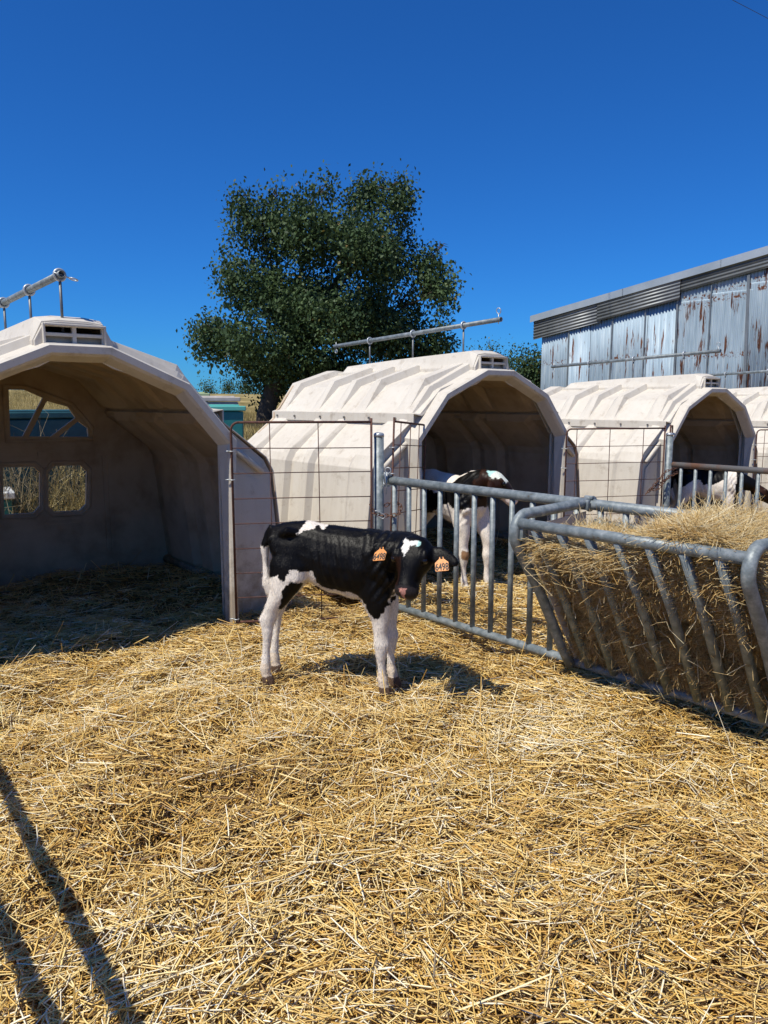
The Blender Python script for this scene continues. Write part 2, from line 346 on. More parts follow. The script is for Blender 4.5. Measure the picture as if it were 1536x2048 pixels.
def straw_zone(x0, x1, y0, y1, dens, wmul, seg):
    n = int((x1 - x0) * (y1 - y0) * dens)
    x = rng.uniform(x0, x1, n); y = rng.uniform(y0, y1, n)
    keep = np.abs(x) < .62 * y + .8
    x, y = x[keep], y[keep]; n = len(x)
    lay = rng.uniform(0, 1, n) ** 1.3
    yaw = flow(x, y) + rng.normal(0, .95, n)
    big = rng.uniform(0, 1, n)
    length = np.where(big < .55, rng.uniform(.03, .085, n), np.where(big < .93, rng.uniform(.08, .18, n), rng.uniform(.18, .34, n)))
    length = length * (1 - .25 * sm(y, 3, 6))
    width = rng.uniform(.003, .0072, n) * wmul
    pitch = rng.normal(0, .12, n); st = rng.uniform(0, 1, n) < .035
    pitch = np.where(st, rng.uniform(.3, 1.15, n), pitch)
    z = ground(x, y) - .004 + lay * .042 + np.where(st, length * .3 * np.sin(pitch), 0)
    clump = .5 + .5 * np.sin(1.9 * x + .6 * np.sin(2.1 * y)) * np.sin(2.3 * y - .9 * x + 1.)
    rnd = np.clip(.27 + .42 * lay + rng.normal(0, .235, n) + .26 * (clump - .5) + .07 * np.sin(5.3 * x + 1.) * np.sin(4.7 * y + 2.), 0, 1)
    return strands(np.stack([x, y, z], -1), yaw, pitch, length, width, rnd, seg, .10, rng.choice([.3, .45, .9], n), 3, math.pi / 2 + rng.normal(0, .5, n))

parts = [straw_zone(-2.0, 2.1, 1.25, 2.5, 6600, 1.0, 2), straw_zone(-2.5, 2.8, 2.5, 3.7, 5600, 1.0, 1),
         straw_zone(-3.6, 3.6, 3.7, 5.3, 4300, 1.12, 1), straw_zone(-3.8, 4.4, 5.3, 7.6, 1900, 1.4, 1), straw_zone(0.2, 6.5, 7.6, 10.5, 700, 1.9, 1)]
v, q, r = merge(parts)
tag(link('straw_bedding', fast_mesh('straw_bedding', v, q, M['straw'], {'rnd': ('FLOAT', r)})),
    'thick golden straw bedding spread loosely over the calf yard', 'straw', None, 'stuff')

# dry grass on the hillside behind the hutches
n = 42000
x = rng.uniform(-13, 3.5, n); y = rng.uniform(7.2, 27, n)
qv = (x - P0[0]) * A[0] + (y - P0[1]) * A[1]
keep = (qv > 3.0) & (x > -.72 * y) & (x < .02 * y + 1.0); x, y = x[keep], y[keep]; n = len(x)
h = rng.uniform(.16, .45, n); pit = rng.normal(1.25, .25, n)
v, q, r = strands(np.stack([x, y, ground(x, y) + h * .42], -1), rng.uniform(0, 6.28, n), pit, h, rng.uniform(.006, .014, n), np.clip(rng.normal(.6, .22, n), 0, 1), 1, .2, .3, 3, None, .3)
tag(link('dry_grass', fast_mesh('dry_grass', v, q, M['drygrass'], {'rnd': ('FLOAT', r)})), 'dry straw coloured grass covering the hillside behind the hutches', 'grass', None, 'stuff')

# ------------------------------------------------------------------ calf hutches
RIBH = .055
UP_ST = [(.05, -.13), (.055, -.05), (.10, -.05), (.118, -.005), (.165, -.005), (.19, .05), (.30, .05), (.36, -.01), (.74, -.01), (.765, RIBH), (.83, RIBH), (.92, -.01),
         (1.10, -.01), (1.125, RIBH), (1.19, RIBH), (1.28, -.01), (1.45, -.01), (1.475, RIBH), (1.54, RIBH), (1.63, -.01), (2.05, -.01), (2.075, .045), (2.23, .045)]
LO_ST = [(.085, .02), (.37, .02), (.46, -.035), (.955, -.035), (.985, .025), (1.07, .025), (1.14, -.035), (1.325, -.035), (1.355, .025), (1.44, .025), (1.51, -.035), (1.94, -.035), (1.97, .02), (2.23, .02)]
UP_PR = [(.93, 1.365, 0), (.93, 1.445, 0), (.865, 1.452, .25), (.655, 1.69, 1), (.235, 1.82, 1), (0, 1.83, .2)]
LO_PR = [(.905, 1.42, 0), (.93, 1.36, .6), (1.26, 1.10, 1), (1.31, 1.01, 1), (1.41, .10, 1), (1.455, .03, .3)]

def offset_profile(pr):
    out = []
    for i, (x, z, w) in enumerate(pr):
        a = pr[max(i - 1, 0)]; b = pr[min(i + 1, len(pr) - 1)]
        tx, tz = b[0] - a[0], b[1] - a[1]; l = math.hypot(tx, tz); out.append((tz / l, -tx / l))
    return out

def shell(pr, st, sym):
    pts = [(p[0], p[1], p[2]) for p in pr]; nr = offset_profile(pr)
    nr = [n_ if n_[0] > -.01 and n_[1] > -.99 else (-n_[0], -n_[1]) for n_ in nr]
    seq = [(pts[i][0], pts[i][1], nr[i][0], nr[i][1], pts[i][2]) for i in range(len(pts))]
    if sym:
        seq[-1] = (0, pts[-1][1], 0, 1, pts[-1][2])
        seq = seq + [(-a, b, -c, d, e) for a, b, c, d, e in reversed(seq[:-1])]
    vs_ = []; fs_ = []; n_ = len(seq)
    for y, o in st:
        for (a, b, c, d, e) in seq: vs_.append((a + c * o * e, y, b + d * o * e))
    for i in range(len(st) - 1):
        for k in range(n_ - 1): fs_.append((i * n_ + k, i * n_ + k + 1, (i + 1) * n_ + k + 1, (i + 1) * n_ + k))
    return vs_, fs_

def shell_object(name, vs_, fs_, root, thick=.010, bevel=.007, inside=True):
    me = bpy.data.meshes.new(name); me.from_pydata(vs_, [], fs_)
    bm = bmesh.new(); bm.from_mesh(me); bmesh.ops.recalc_face_normals(bm, faces=bm.faces); bm.to_mesh(me); bm.free()
    o = link(name, me, M['plastic'], root)
    sdm = o.modifiers.new('solid', 'SOLIDIFY'); sdm.thickness = thick; sdm.offset = 0
    if inside: me.materials.append(M['shadegrime']); sdm.material_offset = 1
    bev(o, bevel, 18, 2)
    me.polygons.foreach_set('use_smooth', [False] * len(me.polygons))
    return o

def holed_plate(name, outer, holes, y, thick, mat, parent, bevel=.004):
    bm = bmesh.new()
    for loop in [outer] + holes:
        vv = [bm.verts.new((p[0], y, p[1])) for p in loop]
        for i in range(len(vv)): bm.edges.new((vv[i], vv[(i + 1) % len(vv)]))
    bmesh.ops.triangle_fill(bm, use_beauty=True, use_dissolve=False, edges=bm.edges[:])
    me = bpy.data.meshes.new(name); bm.to_mesh(me); bm.free()
    o = link(name, me, mat, parent); s = o.modifiers.new('solid', 'SOLIDIFY'); s.thickness = thick; s.offset = 0
    return o

ARCH = [(.90, -.06), (.90, .85), (.885, 1.21), (.60, 1.535), (.155, 1.725)]
ARCH = ARCH + [(-x, z) for x, z in reversed(ARCH)]
CS = [(0, .05), (.03, -.03), (.045, -.05), (.085, -.05), (.095, -.035), (.10, .05), (.115, .10), (.16, .12), (.165, .215), (.15, .215), (.145, .13), (.09, .11), (.08, .06)]
HOLES = {
 'A': [(0.145, 1.596), (0.269, 1.594), (0.405, 1.531), (0.227, 1.216), (0.132, 1.218)],
 'B': [(0.434, 1.505), (0.602, 1.456), (0.658, 1.363), (0.447, 1.209), (0.275, 1.214)],
 'C': [(0.679, 1.333), (0.755, 1.274), (0.757, 1.197), (0.51, 1.204)],
 'D': [(0.059, 0.97), (0.295, 0.96), (0.341, 0.912), (0.323, 0.629), (0.27, 0.574), (0.045, 0.581)],
 'E': [(0.409, 0.901), (0.457, 0.958), (0.677, 0.953), (0.727, 0.895), (0.704, 0.609), (0.647, 0.559), (0.439, 0.568), (0.392, 0.619)]}

def strip_loop(mb, loop, y, w, d):
    """raised rounded frame round an opening in the back wall"""
    pts = [Vector((p[0], y, p[1])) for p in loop]; c = sum(pts, Vector()) / len(pts)
    pts = [c + (p - c) * (1 + w / max((p - c).length, .05)) for p in pts]
    mb.tube(pts + [pts[0], pts[1]], d, 6, False)

BOLT = [None]
def make_hutch(name, label):
    root = empty(name, (0, 0, 0), 0, label, 'calf hutch', 'plastic calf hutches in a row')
    vs_, fs_ = shell(UP_PR, UP_ST, True)
    roof = shell_object('roof_shell', vs_, fs_, root)
    for sx in (1, -1):
        vs_, fs_ = shell(LO_PR, LO_ST, False)
        vs_ = [(x * sx, y, z) for x, y, z in vs_]
        shell_object('side_wall', vs_, fs_, root)
        # wing of the front wall beside the arch
        wing = [(.93, -.06), (.93, 1.36), (1.26, 1.09), (1.31, 1.0), (1.42, -.06)]
        mb = MB(); mb.add([(x * sx, .11, z) for x, z in wing] + [(x * sx, .135, z) for x, z in wing],
                          [(0, 1, 2, 3, 4), (9, 8, 7, 6, 5)] + [(i, (i + 1) % 5, 5 + (i + 1) % 5, 5 + i) for i in range(5)])
        w = mb.build('front_wing', M['plastic'], root, bevel=.006)
        # moulded drip rail that runs down the slope of the wing, and a shallow raised panel
        MB().tube([(.97 * sx, .085, 1.215), (1.10 * sx, .08, 1.12), (1.235 * sx, .08, 1.01)], .022, 8).build('moulded_rail', M['plastic'], w, True)
        pn = [(1.00, .12), (1.00, 1.08), (1.20, .93), (1.28, .12)]
        mb = MB(); mb.add([(x * sx, .095, z) for x, z in pn] + [(x * sx, .113, z) for x, z in pn],
                          [(0, 1, 2, 3), (7, 6, 5, 4)] + [(i, (i + 1) % 4, 4 + (i + 1) % 4, 4 + i) for i in range(4)])
        mb.build('raised_panel', M['plastic'], w, bevel=.012)
        # foot of the lower shell
        mb = MB(); mb.loft([[(sx * (1.43 + .05 * math.cos(a)), y, .03 + .04 * math.sin(a)) for a in np.linspace(0, 2 * math.pi, 9)[:-1]] for y in (.10, .8, 1.5, 2.23)])
        mb.build('skirt', M['plastic'], root, True)
        for y in (.27, .62, .98, 1.36, 1.8, 2.12):
            if BOLT[0] is None: BOLT[0] = MB().tube([(-.011, 0, 0), (.011, 0, 0)], .011, 6).mesh('flange_bolt')
            link('flange_bolt', BOLT[0], M['bolt'], root).location = (sx * .937, y, 1.405)
    # arch frame
    nr = []
    for i in range(len(ARCH)):
        a = ARCH[max(i - 1, 0)]; b = ARCH[min(i + 1, len(ARCH) - 1)]; p = ARCH[i]
        def nn(a_, b_):
            tx, tz = b_[0] - a_[0], b_[1] - a_[1]; l = math.hypot(tx, tz) or 1; return (tz / l, -tx / l)
        n1 = nn(a, p) if i > 0 else nn(p, b); n2 = nn(p, b) if i < len(ARCH) - 1 else nn(a, p)
        mx, mz = n1[0] + n2[0], n1[1] + n2[1]; k = 2 / (mx * mx + mz * mz); nr.append((mx * k, mz * k))
    rings = []
    for (x, z), (a, b) in zip(ARCH, nr):
        leg = z < 1.0
        rings.append([(x + a * (o if not leg else o * .36 + (.018 if o > .04 else 0)), (min(y, .125) if leg else y), z + b * o) for o, y in CS])
    mb = MB(); mb.loft(rings)
    me = mb.mesh('front_arch'); bm = bmesh.new(); bm.from_mesh(me); bmesh.ops.recalc_face_normals(bm, faces=bm.faces); bm.to_mesh(me); bm.free()
    o = link('front_arch', me, M['plastic'], root); bev(o, .007, 15, 2)
    # front closure between the arch and the roof shell
    top = [(.935, 1.24), (.935, 1.447), (.862, 1.447), (.622, 1.648), (.228, 1.776)]; low = [(.905, 1.24), (.655, 1.60), (.17, 1.80)]
    loop = top + [(-x, z) for x, z in reversed(top)] + [(-.905, 1.24), (-.63, 1.58), (-.16, 1.77), (.16, 1.77), (.63, 1.58), (.905, 1.24)]
    holed_plate('front_closure', loop, [], .13, .01, M['plastic'], root)
    # crown with vent
    mb = MB(); ys = [(.075, .222, .17, 1.955), (.16, .232, .185, 1.985), (1.2, .225, .18, 1.95), (1.95, .215, .17, 1.915), (2.08, .21, .16, 1.83)]
    rings = [[(-a, y, 1.775), (-a, y, 1.84), (-b, y, zt - .012), (-b * .5, y, zt), (b * .5, y, zt), (b, y, zt - .012), (a, y, 1.84), (a, y, 1.775)] for y, a, b, zt in ys]
    n_ = 8; vs_ = [p for r_ in rings for p in r_]; fs_ = [(i * n_ + k, i * n_ + k + 1, (i + 1) * n_ + k + 1, (i + 1) * n_ + k) for i in range(len(ys) - 1) for k in range(n_ - 1)]
    fs_.append(tuple((len(ys) - 1) * n_ + k for k in range(n_)))
    crown = shell_object('roof_crown', vs_, fs_, root, .012, .014)
    fr = [(-.222, 1.79), (-.222, 1.84), (-.168, 1.94), (-.085, 1.952), (.085, 1.952), (.168, 1.94), (.222, 1.84), (.222, 1.79)]
    holes = [[(x0, z0), (x1, z0), (x1, z1), (x0, z1)] for x0, x1 in ((-.158, -.012), (.012, .158)) for z0, z1 in ((1.832, 1.868), (1.888, 1.922))]
    vg = holed_plate('vent_grille', fr, holes, .07, .03, M['plastic'], crown); bev(vg, .004, 30, 2)
    mb = MB()
    for (a, b, c, d) in ((-.178, -.164, 1.815, 1.938), (.164, .178, 1.815, 1.938)): mb.box(((a + b) / 2, .05, (c + d) / 2), (b - a, .03, d - c))
    mb.box((0, .05, 1.822), (.34, .034, .014)); mb.box((0, .05, 1.931), (.34, .034, .013))
    mb.build('vent_frame', M['plastic'], crown, bevel=.004)
    # back wall with windows
    outer = [(1.47, -.10), (1.43, .10), (1.33, 1.02), (1.272, 1.118), (.945, 1.375), (.935, 1.44), (.885, 1.475), (.685, 1.725), (.25, 1.862)]
    outer = outer + [(-x, z) for x, z in reversed(outer)]
    holes = []
    for k in 'ABCDE': holes.append(HOLES[k]); holes.append([(-x, z) for x, z in reversed(HOLES[k])])
    bw = holed_plate('back_wall', outer, holes, 2.19, .03, M['shadegrime'], root)
    whole = [(.12, 1.615), (.28, 1.61), (.62, 1.475), (.78, 1.28), (.78, 1.18), (.11, 1.185)]
    for sx in (1, -1):
        mb = MB(); strip_loop(mb, [(x * sx, z) for x, z in whole], 2.172, .015, .017); mb.build('window_frame', M['shadegrime'], bw, True)
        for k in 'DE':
            mb = MB(); strip_loop(mb, [(x * sx, z) for x, z in HOLES[k]], 2.172, .035, .017); mb.build('window_frame', M['shadegrime'], bw, True)
    mb = MB()
    for z in (1.127, 1.047): mb.box((0, 2.172, z), (1.80, .018, .012))
    for sx in (1, -1):
        mb.box((.87 * sx, 2.172, .60), (.014, .018, .86)); mb.box((.91 * sx, 2.172, .60), (.010, .014, .86))
        mb.box((.50 * sx, 2.175, .49), (.30, .014, .010)); mb.box((.50 * sx, 2.175, .455), (.30, .014, .010)); mb.box((.14 * sx, 2.175, .49), (.2, .014, .05))
        mb.box((.36 * sx, 2.17, 1.06), (.06, .03, .05))
    mb.build('wall_moulding', M['shadegrime'], bw)
    # ledge where roof and base overlap inside
    return root

def add_pipe(root, y0, y1, z0, z1, bolts, loop_dir, off=0):
    zf = lambda y: z0 + (z1 - z0) * (y - y0) / (y1 - y0)
    p = MB().tube([(off, y0, zf(y0)), (off, y1, zf(y1))], .021, 12, False).build('lifting_pipe', M['galv'], root, True)
    s = p.modifiers.new('solid', 'SOLIDIFY'); s.thickness = .004
    for y in bolts:
        z = zf(y); b = MB().tube([(off, y, 1.9), (off, y, z - .03)], .0085, 8).build('eye_bolt', M['galvdark'], root, True)
        MB().torus((off, y, z), (0, 1, 0), .030, .009, 18, 8).build('eye_ring', M['galvbright'], b, True)
    y = y0 + .03; z = zf(y)
    d = Vector(loop_dir).normalized(); e = Vector((off, y, z))
    pts = [e - d * .035] + [e + d * .05]
    mb = MB().tube(pts, .004, 6); c = e + d * .075
    mb.torus(c, d.cross(Vector((0, 1, 0))) if abs(d.x) > .5 else (1, 0, .2), .024, .0042, 16, 6); mb.build('lynch_pin', M['galvbright'], root, True)
    y = y1 - .03; mb = MB().tube([(off, y, zf(y) - .05), (off, y, zf(y) + .045)], .0035, 6); mb.torus((off, y, zf(y) - .055), (1, 0, 0), .02, .004, 14, 6); mb.build('lynch_pin', M['galvbright'], root, True)

def place(root, t, phi, z):
    p = P0 + t * np.array([math.cos(phi), math.sin(phi)]); root.location = (p[0], p[1], z); root.rotation_euler = (0, 0, phi)

def copy_tree(o, parent=None):
    c = o.copy(); COL.objects.link(c); c.parent = parent
    for ch in list(o.children): copy_tree(ch, c)
    return c

hutch = make_hutch('calf_hutch', 'beige calf hutch with windowed back wall visible through its dark empty opening')
hutch2 = copy_tree(hutch); hutch2['label'] = 'beige ribbed calf hutch with a white and black calf standing in its mouth'
add_pipe(hutch2, -.03, 2.42, 2.245, 2.15, (.42, 1.11, 1.79), (0, 0, 1))
hutch3 = copy_tree(hutch2); hutch3['label'] = 'beige ribbed calf hutch in front of barn wall, calf lowering its head inside'
hutch4 = copy_tree(hutch2); hutch4['label'] = 'beige ribbed calf hutch mostly cut off, last of the row beside the barn'
add_pipe(hutch, .09, 2.3, 2.22, 2.16, (.13, .75, 1.38, 2.0), (1, 0, -.25), -.04)
place(hutch, -.925, PHI, 0); place(hutch2, 2.63, R(39.5), -.045); place(hutch3, 6.27, R(38.4), -.165); place(hutch4, 9.85, R(38.2), -.23)

# ------------------------------------------------------------------ posts, wire gates
def post(x, y, label, h=1.27):
    g0 = float(ground(x, y)); t = empty('gate_post', (x, y, g0 - .05), 0, label, 'post', 'galvanised gate posts')
    MB().tube([(0, 0, -.1), (0, 0, h + .05)], .034, 20, True).build('post_tube', M['galv'], t, True)
    rings = [[(r_ * math.cos(a), r_ * math.sin(a), h + .05 + z_) for a in np.linspace(0, 2 * math.pi, 21)[:-1]] for r_, z_ in ((.0355, -.015), (.0355, .003), (.03, .012), (.012, .016))]
    MB().loft(rings).build('post_cap', M['galvbright'], t, True)
    return t
POST1 = (-.035, 5.10); POST2 = (2.83, 7.46)
post(*POST1, 'galvanised steel gate post between the rusty wire gate and tubular fence')
post(*POST2, 'galvanised steel gate post in front of the hutch with the feeding calf')

def wire_gate(p0, p1, z0, h, rows, verts, label, lean=0., round_start=True, round_end=False, group=None):
    dx, dy = p1[0] - p0[0], p1[1] - p0[1]; L = math.hypot(dx, dy)
    t = empty('wire_gate', (p0[0], p0[1], z0), math.atan2(dy, dx), label, 'gate', 'rusty welded wire gates')
    rr = .008; c = .05
    def corner(x, z, sx, sz): return [(x + sx * (c - c * math.cos(a)), 0, z + sz * (c - c * math.sin(a))) for a in np.linspace(0, math.pi / 2, 6)]
    pts = [(0, 0, 0)]
    if round_start: pts += corner(0, h, 1, -1)
    else: pts += [(0, 0, h + .02)]
    fr = MB()
    top = [(0, 0, 0)] + ([(c - c * math.cos(a), 0, h - c + c * math.sin(a)) for a in np.linspace(0, math.pi / 2, 7)] if round_start else [(0, 0, h + .03)])
    fr.tube(top, rr, 8)
    fr.tube([((c if round_start else 0), 0, h), ((L - c) if round_end else L, 0, h)], rr, 8)
    end = [(L, 0, 0)] + ([(L - c + c * math.cos(a), 0, h - c + c * math.sin(a)) for a in np.linspace(0, math.pi / 2, 7)] if round_end else [(L, 0, h + .025)])
    fr.tube(end, rr, 8); fr.tube([(0, 0, 0), (L, 0, 0)], rr, 8)
    fr.build('gate_frame', M['rust'], t, True)
    for i in range(1, rows):
        z = h * i / rows; k = random.uniform(-.004, .004)
        MB().tube([(0, 0, z), (L * .5, .004 + k, z + k), (L, 0, z + k)], .0036, 6).build('horizontal_wire', M['rust'], t, True)
    for f in verts:
        k = random.uniform(-.005, .005)
        MB().tube([(f * L + k, .006, 0), (f * L - k, .006, h)], .0036, 6).build('vertical_wire', M['rust'], t, True)
    if lean: t.rotation_euler = (0, lean, math.atan2(dy, dx))
    # hinge clips
    for z in (.02, h * .72, h * .86):
        mb = MB().torus((0, 0, z), (0, 0, 1), .016, .004, 12, 6); mb.tube([(-.045, .01, z), (.0, .014, z)], .004, 6); mb.build('hinge_clip', M['galvbright'], t, True)
    return t
def foot(t, phi, off): 
    p = P0 + t * np.array([math.cos(phi), math.sin(phi)]); return p
wire_gate((-1.0, 4.925), (-.085, 5.05), .02, 1.345, 8, (.27, .62), 'wide rusty wire gate closing the gap behind the black calf')
wire_gate((.035, 5.42), (.30, 6.02), .00, 1.36, 8, (.22, .52, .80), 'narrow rusty wire panel between post and the white calf\'s hutch', .07, False, True)
h2r = P0 + 3.54 * np.array([math.cos(R(39.5)), math.sin(R(39.5))])
wire_gate((h2r[0] + .05, h2r[1] - .05), (POST2[0] - .06, POST2[1] - .03), -.09, 1.33, 8, (.10, .44, .78), 'rusty wire gate between two hutches, in front of the barn side wall')
h3l = P0 + 5.36 * np.array([math.cos(R(38.4)), math.sin(R(38.4))])
wire_gate((POST2[0] + .05, POST2[1] + .12), (h3l[0], h3l[1] - .05), -.12, 1.36, 8, (.3, .6), 'narrow rusty wire panel squeezed behind the post with a chain pile', .0, False, True)
h3r = P0 + 7.19 * np.array([math.cos(R(38.4)), math.sin(R(38.4))])
wire_gate((h3r[0] + .05, h3r[1] - .06), (h3r[0] + 1.15, h3r[1] + .12), -.18, 1.33, 8, (.10, .44, .78), 'rusty wire gate against the last hutch of the row')

# ------------------------------------------------------------------ tubular fences and hay rack
FD = np.array([.652, -.758]); FN = np.array([-.758, -.652]); FA = np.array([.11, 5.00])
def fence(name, origin, z0, s0, s1, bars, label, mat_top='galv', top=.97, extra=None):
    t = empty(name, (origin[0], origin[1], z0), math.atan2(FD[1], FD[0]), label, 'fence', 'tubular steel pen fences')
    MB().tube([(s0, 0, top), (s1, 0, top)], .029, 16).build('top_rail', M[mat_top], t, True)
    MB().tube([(s0, 0, .10), (s1, 0, .10)], .025, 16).build('bottom_rail', M['galv'], t, True)
    src = None
    for s in bars:
        if src is None:
            src = MB().tube([(0, 0, .112), (0, 0, top - .015)], .0165, 12).build('upright_bar', M['galv'], t, True); src.location.x = s
        else:
            c = src.copy(); COL.objects.link(c); c.location.x = s
    return t
# in the fence frame local +x runs towards the viewer, local -y is the side of the nearest pen
f1 = fence('tubular_fence', FA, .0, -.17, 3.1, [-.06 + .146 * k for k in range(21)], 'galvanised tubular fence carrying the hay rack beside the black calf')
MB().tube([(1.50, .02, .875), (2.95, .02, .875)], .017, 12).build('rack_backing_rail', M['galv'], f1, True)
f2 = fence('tubular_fence', POST2, -.085, .05, 3.2, [.14 + .148 * k for k in range(20)], 'tubular fence with rust stained top rail in front of the feeding calf', 'rustrail', .965)

SGN = -1.0    # near side of fence 1 in its local y (computed from FN)
# local y axis of the fence frame = rot90(FD) = (.758,.652); near side is -y
rack = empty('hay_rack', (FA[0], FA[1], 0), math.atan2(FD[1], FD[0]), 'sloping galvanised hay rack stuffed with hay on the tubular fence', 'hay rack')
S0, S1, WF, ZF = 1.42, 2.44, -.50, .915
def side_frame(s, name='side_frame'):
    pts = [(s + .06, .03, .985), (s + .04, -.10, .975), (s + .02, WF * .55, .965), (s, WF + .10, .957)]
    for a in np.linspace(R(80), R(-32), 9): pts.append((s - .012, WF + .075 - .095 * math.cos(a) * 1.0, .862 + .095 * math.sin(a)))
    pts += [(s - .012, -.30, .53), (s - .006, -.10, .19), (s, -.035, .09)]
    o = MB().tube(pts, .027, 16).build(name, M['galv'], rack, True)
    return o
side_frame(S0); side_frame(S1 + .10)
for s in (S0 + .06, S1 + .12):
    mb = MB().torus((s, 0, .972), (1, 0, 0), .031, .012, 18, 8); mb.box((s, -.01, 1.006), (.05, .02, .018)); mb.box((s, -.045, .97), (.05, .02, .05)); mb.build('clamp', M['galv'], rack, True, bevel=.003)
for s, dd in ((S0 + .035, 1), (S1 + .06, -1)):
    pl = [(0.0, .93), (WF + .02, .90), (WF + .03, .80), (-.05, .14), (0.0, .14)]
    mb = MB(); mb.add([(s, y, z) for y, z in pl] + [(s + .004, y, z) for y, z in pl], [(0, 1, 2, 3, 4), (9, 8, 7, 6, 5)] + [(i, (i + 1) % 5, 5 + (i + 1) % 5, 5 + i) for i in range(5)])
    mb.build('end_plate', M['pinklid'] if dd == 1 else M['galv'], rack)
    mb = MB(); mb.box((s - .012 * dd, WF + .012, .885), (.02, .05, .10)); mb.tube([(s - .04 * dd, WF + .01, .87), (s - .01 * dd, WF + .01, .87)], .013, 6); mb.build('bracket', M['galv'], rack, bevel=.003)
MB().tube([(S0 + .01, WF, ZF), (S1 + .08, WF, ZF)], .027, 16).build('front_rail', M['galv'], rack, True)
src = None
for k in range(7):
    s = 1.515 + .149 * k
    if src is None:
        src = MB().tube([(0, WF, ZF - .015), (.012, WF * .62, .60), (.02, -.03, .115)], .0225, 14).build('slanted_bar', M['galv'], rack, True); src.location.x = s
    else:
        c = src.copy(); COL.objects.link(c); c.location.x = s

# hay: a solid lump plus loose strands
hay = empty('hay_fill', (FA[0], FA[1], 0), math.atan2(FD[1], FD[0]), 'brown hay heaped in the sloping rack, spilling through its bars', 'hay')
def hay_top(s): return .80 + .17 * np.exp(-((s - 2.25) / .42) ** 2) + .04 * np.sin(9 * s)
mb = MB(); rings = []
for s in np.linspace(S0 + .05, S1 + .04, 16):
    zt = float(hay_top(s)) - .05; rings.append([(s, .01, .17), (s, -.01, .16), (s, -.12 + random.uniform(-.02, .02), .42), (s, WF + .145, zt - .08), (s, WF * .5, zt), (s, -.02, zt + .02), (s, .05, zt - .1), (s, .03, .4)])
core = MB().loft(rings)
me = core.mesh('hay_core'); co = np.array([v_.co for v_ in me.vertices]); at = me.attributes.new('rnd', 'FLOAT', 'POINT'); at.data.foreach_set('value', np.random.default_rng(2).uniform(.25, .5, len(co)).astype(np.float32))
link('hay_core', me, M['hay'], hay)
n = 80000
s = rng.uniform(S0 + .04, S1 + .06, n); zt = hay_top(s)
f = rng.uniform(0, 1, n)
face = rng.uniform(0, 1, n) < .62                    # on the sloping face, otherwise on top
zz = np.where(face, .13 + (zt - .16) * f, zt - rng.exponential(.03, n))
front = -(.03 + (zz - .12) / .79 * (abs(WF) - .02)) + .022
yy = np.where(face, front + np.abs(rng.normal(0, .022, n)) + .005, -(abs(WF) - .03) * f + .05 * (1 - f))
hollow = np.exp(-((s - 2.12) / .11) ** 2 - ((zz - .55) / .06) ** 2) + np.exp(-((s - 2.40) / .10) ** 2 - ((zz - .42) / .06) ** 2)
relief = .5 + .5 * np.sin(13 * s + 4 * np.sin(9 * zz)) * np.sin(17 * zz + 3 * np.sin(7 * s))
yy = yy + np.where(face, hollow * .10 + .06 * relief - .008, 0)
yaw = rng.normal(0, .55, n) + np.where(rng.uniform(0, 1, n) < .25, rng.uniform(-1.5, 1.5, n), 0)
pit = np.where(face, rng.normal(-.15, .5, n), rng.normal(.1, .35, n))
ln = rng.uniform(.06, .22, n); wd = rng.uniform(.0012, .0028, n)
rn = np.clip(np.where(face, rng.normal(.56, .2, n), rng.normal(.74, .2, n)) + .25 * (zz - .5), 0, 1)
p1_ = strands(np.stack([s, yy, zz], -1), yaw, pit, ln, wd, rn, 1, .35, 1., 3)
n = 420                                               # long stalks sticking out of the top and dangling from the face
s = rng.uniform(S0 + .05, S1 + .05, n); zt = hay_top(s); b_ = np.stack([s, rng.uniform(WF + .08, .02, n), zt + rng.uniform(-.02, .03, n)], -1)
p2_ = strands(b_, rng.uniform(0, 6.28, n), rng.uniform(.3, 1.4, n), rng.uniform(.12, .28, n), rng.uniform(.002, .0035, n), np.clip(rng.normal(.9, .1, n), 0, 1), 2, .2, 1., 3)
n = 150
s = rng.uniform(S0 + .05, S1 + .05, n); zz = rng.uniform(.12, .75, n); b_ = np.stack([s, -(.03 + (zz - .12) / .79 * .48) - rng.uniform(.0, .05, n), zz], -1)
p3_ = strands(b_, rng.uniform(0, 6.28, n), rng.uniform(-1.5, -.3, n), rng.uniform(.05, .16, n), rng.uniform(.002, .0035, n), np.clip(rng.normal(.85, .15, n), 0, 1), 2, .3, 1., 3)
v, q, r = merge([p1_, p2_, p3_])
tag(link('hay_stalks', fast_mesh('hay_stalks', v, q, M['hay'], {'rnd': ('FLOAT', r)}), None, hay), kind='stuff')

# fence on the viewer's left whose rails throw their shadows into the straw
f3o = np.array([.76, .65]) * .06
f3 = empty('side_fence', (f3o[0], f3o[1], 0), math.atan2(.76, -.65), 'tubular pen fence whose rails cast two shadow stripes on the straw', 'fence', 'tubular steel pen fences')
for za, zb_ in ((.90, 1.14), (.67, .71)): MB().tube([(1.25, 0, za), (4.3, 0, zb_)], .023, 12).build('rail', M['galv'], f3, True)
for s in (4.28,): MB().tube([(s, 0, -.1), (s, 0, 1.05)], .03, 12).build('upright_post', M['galv'], f3, True)

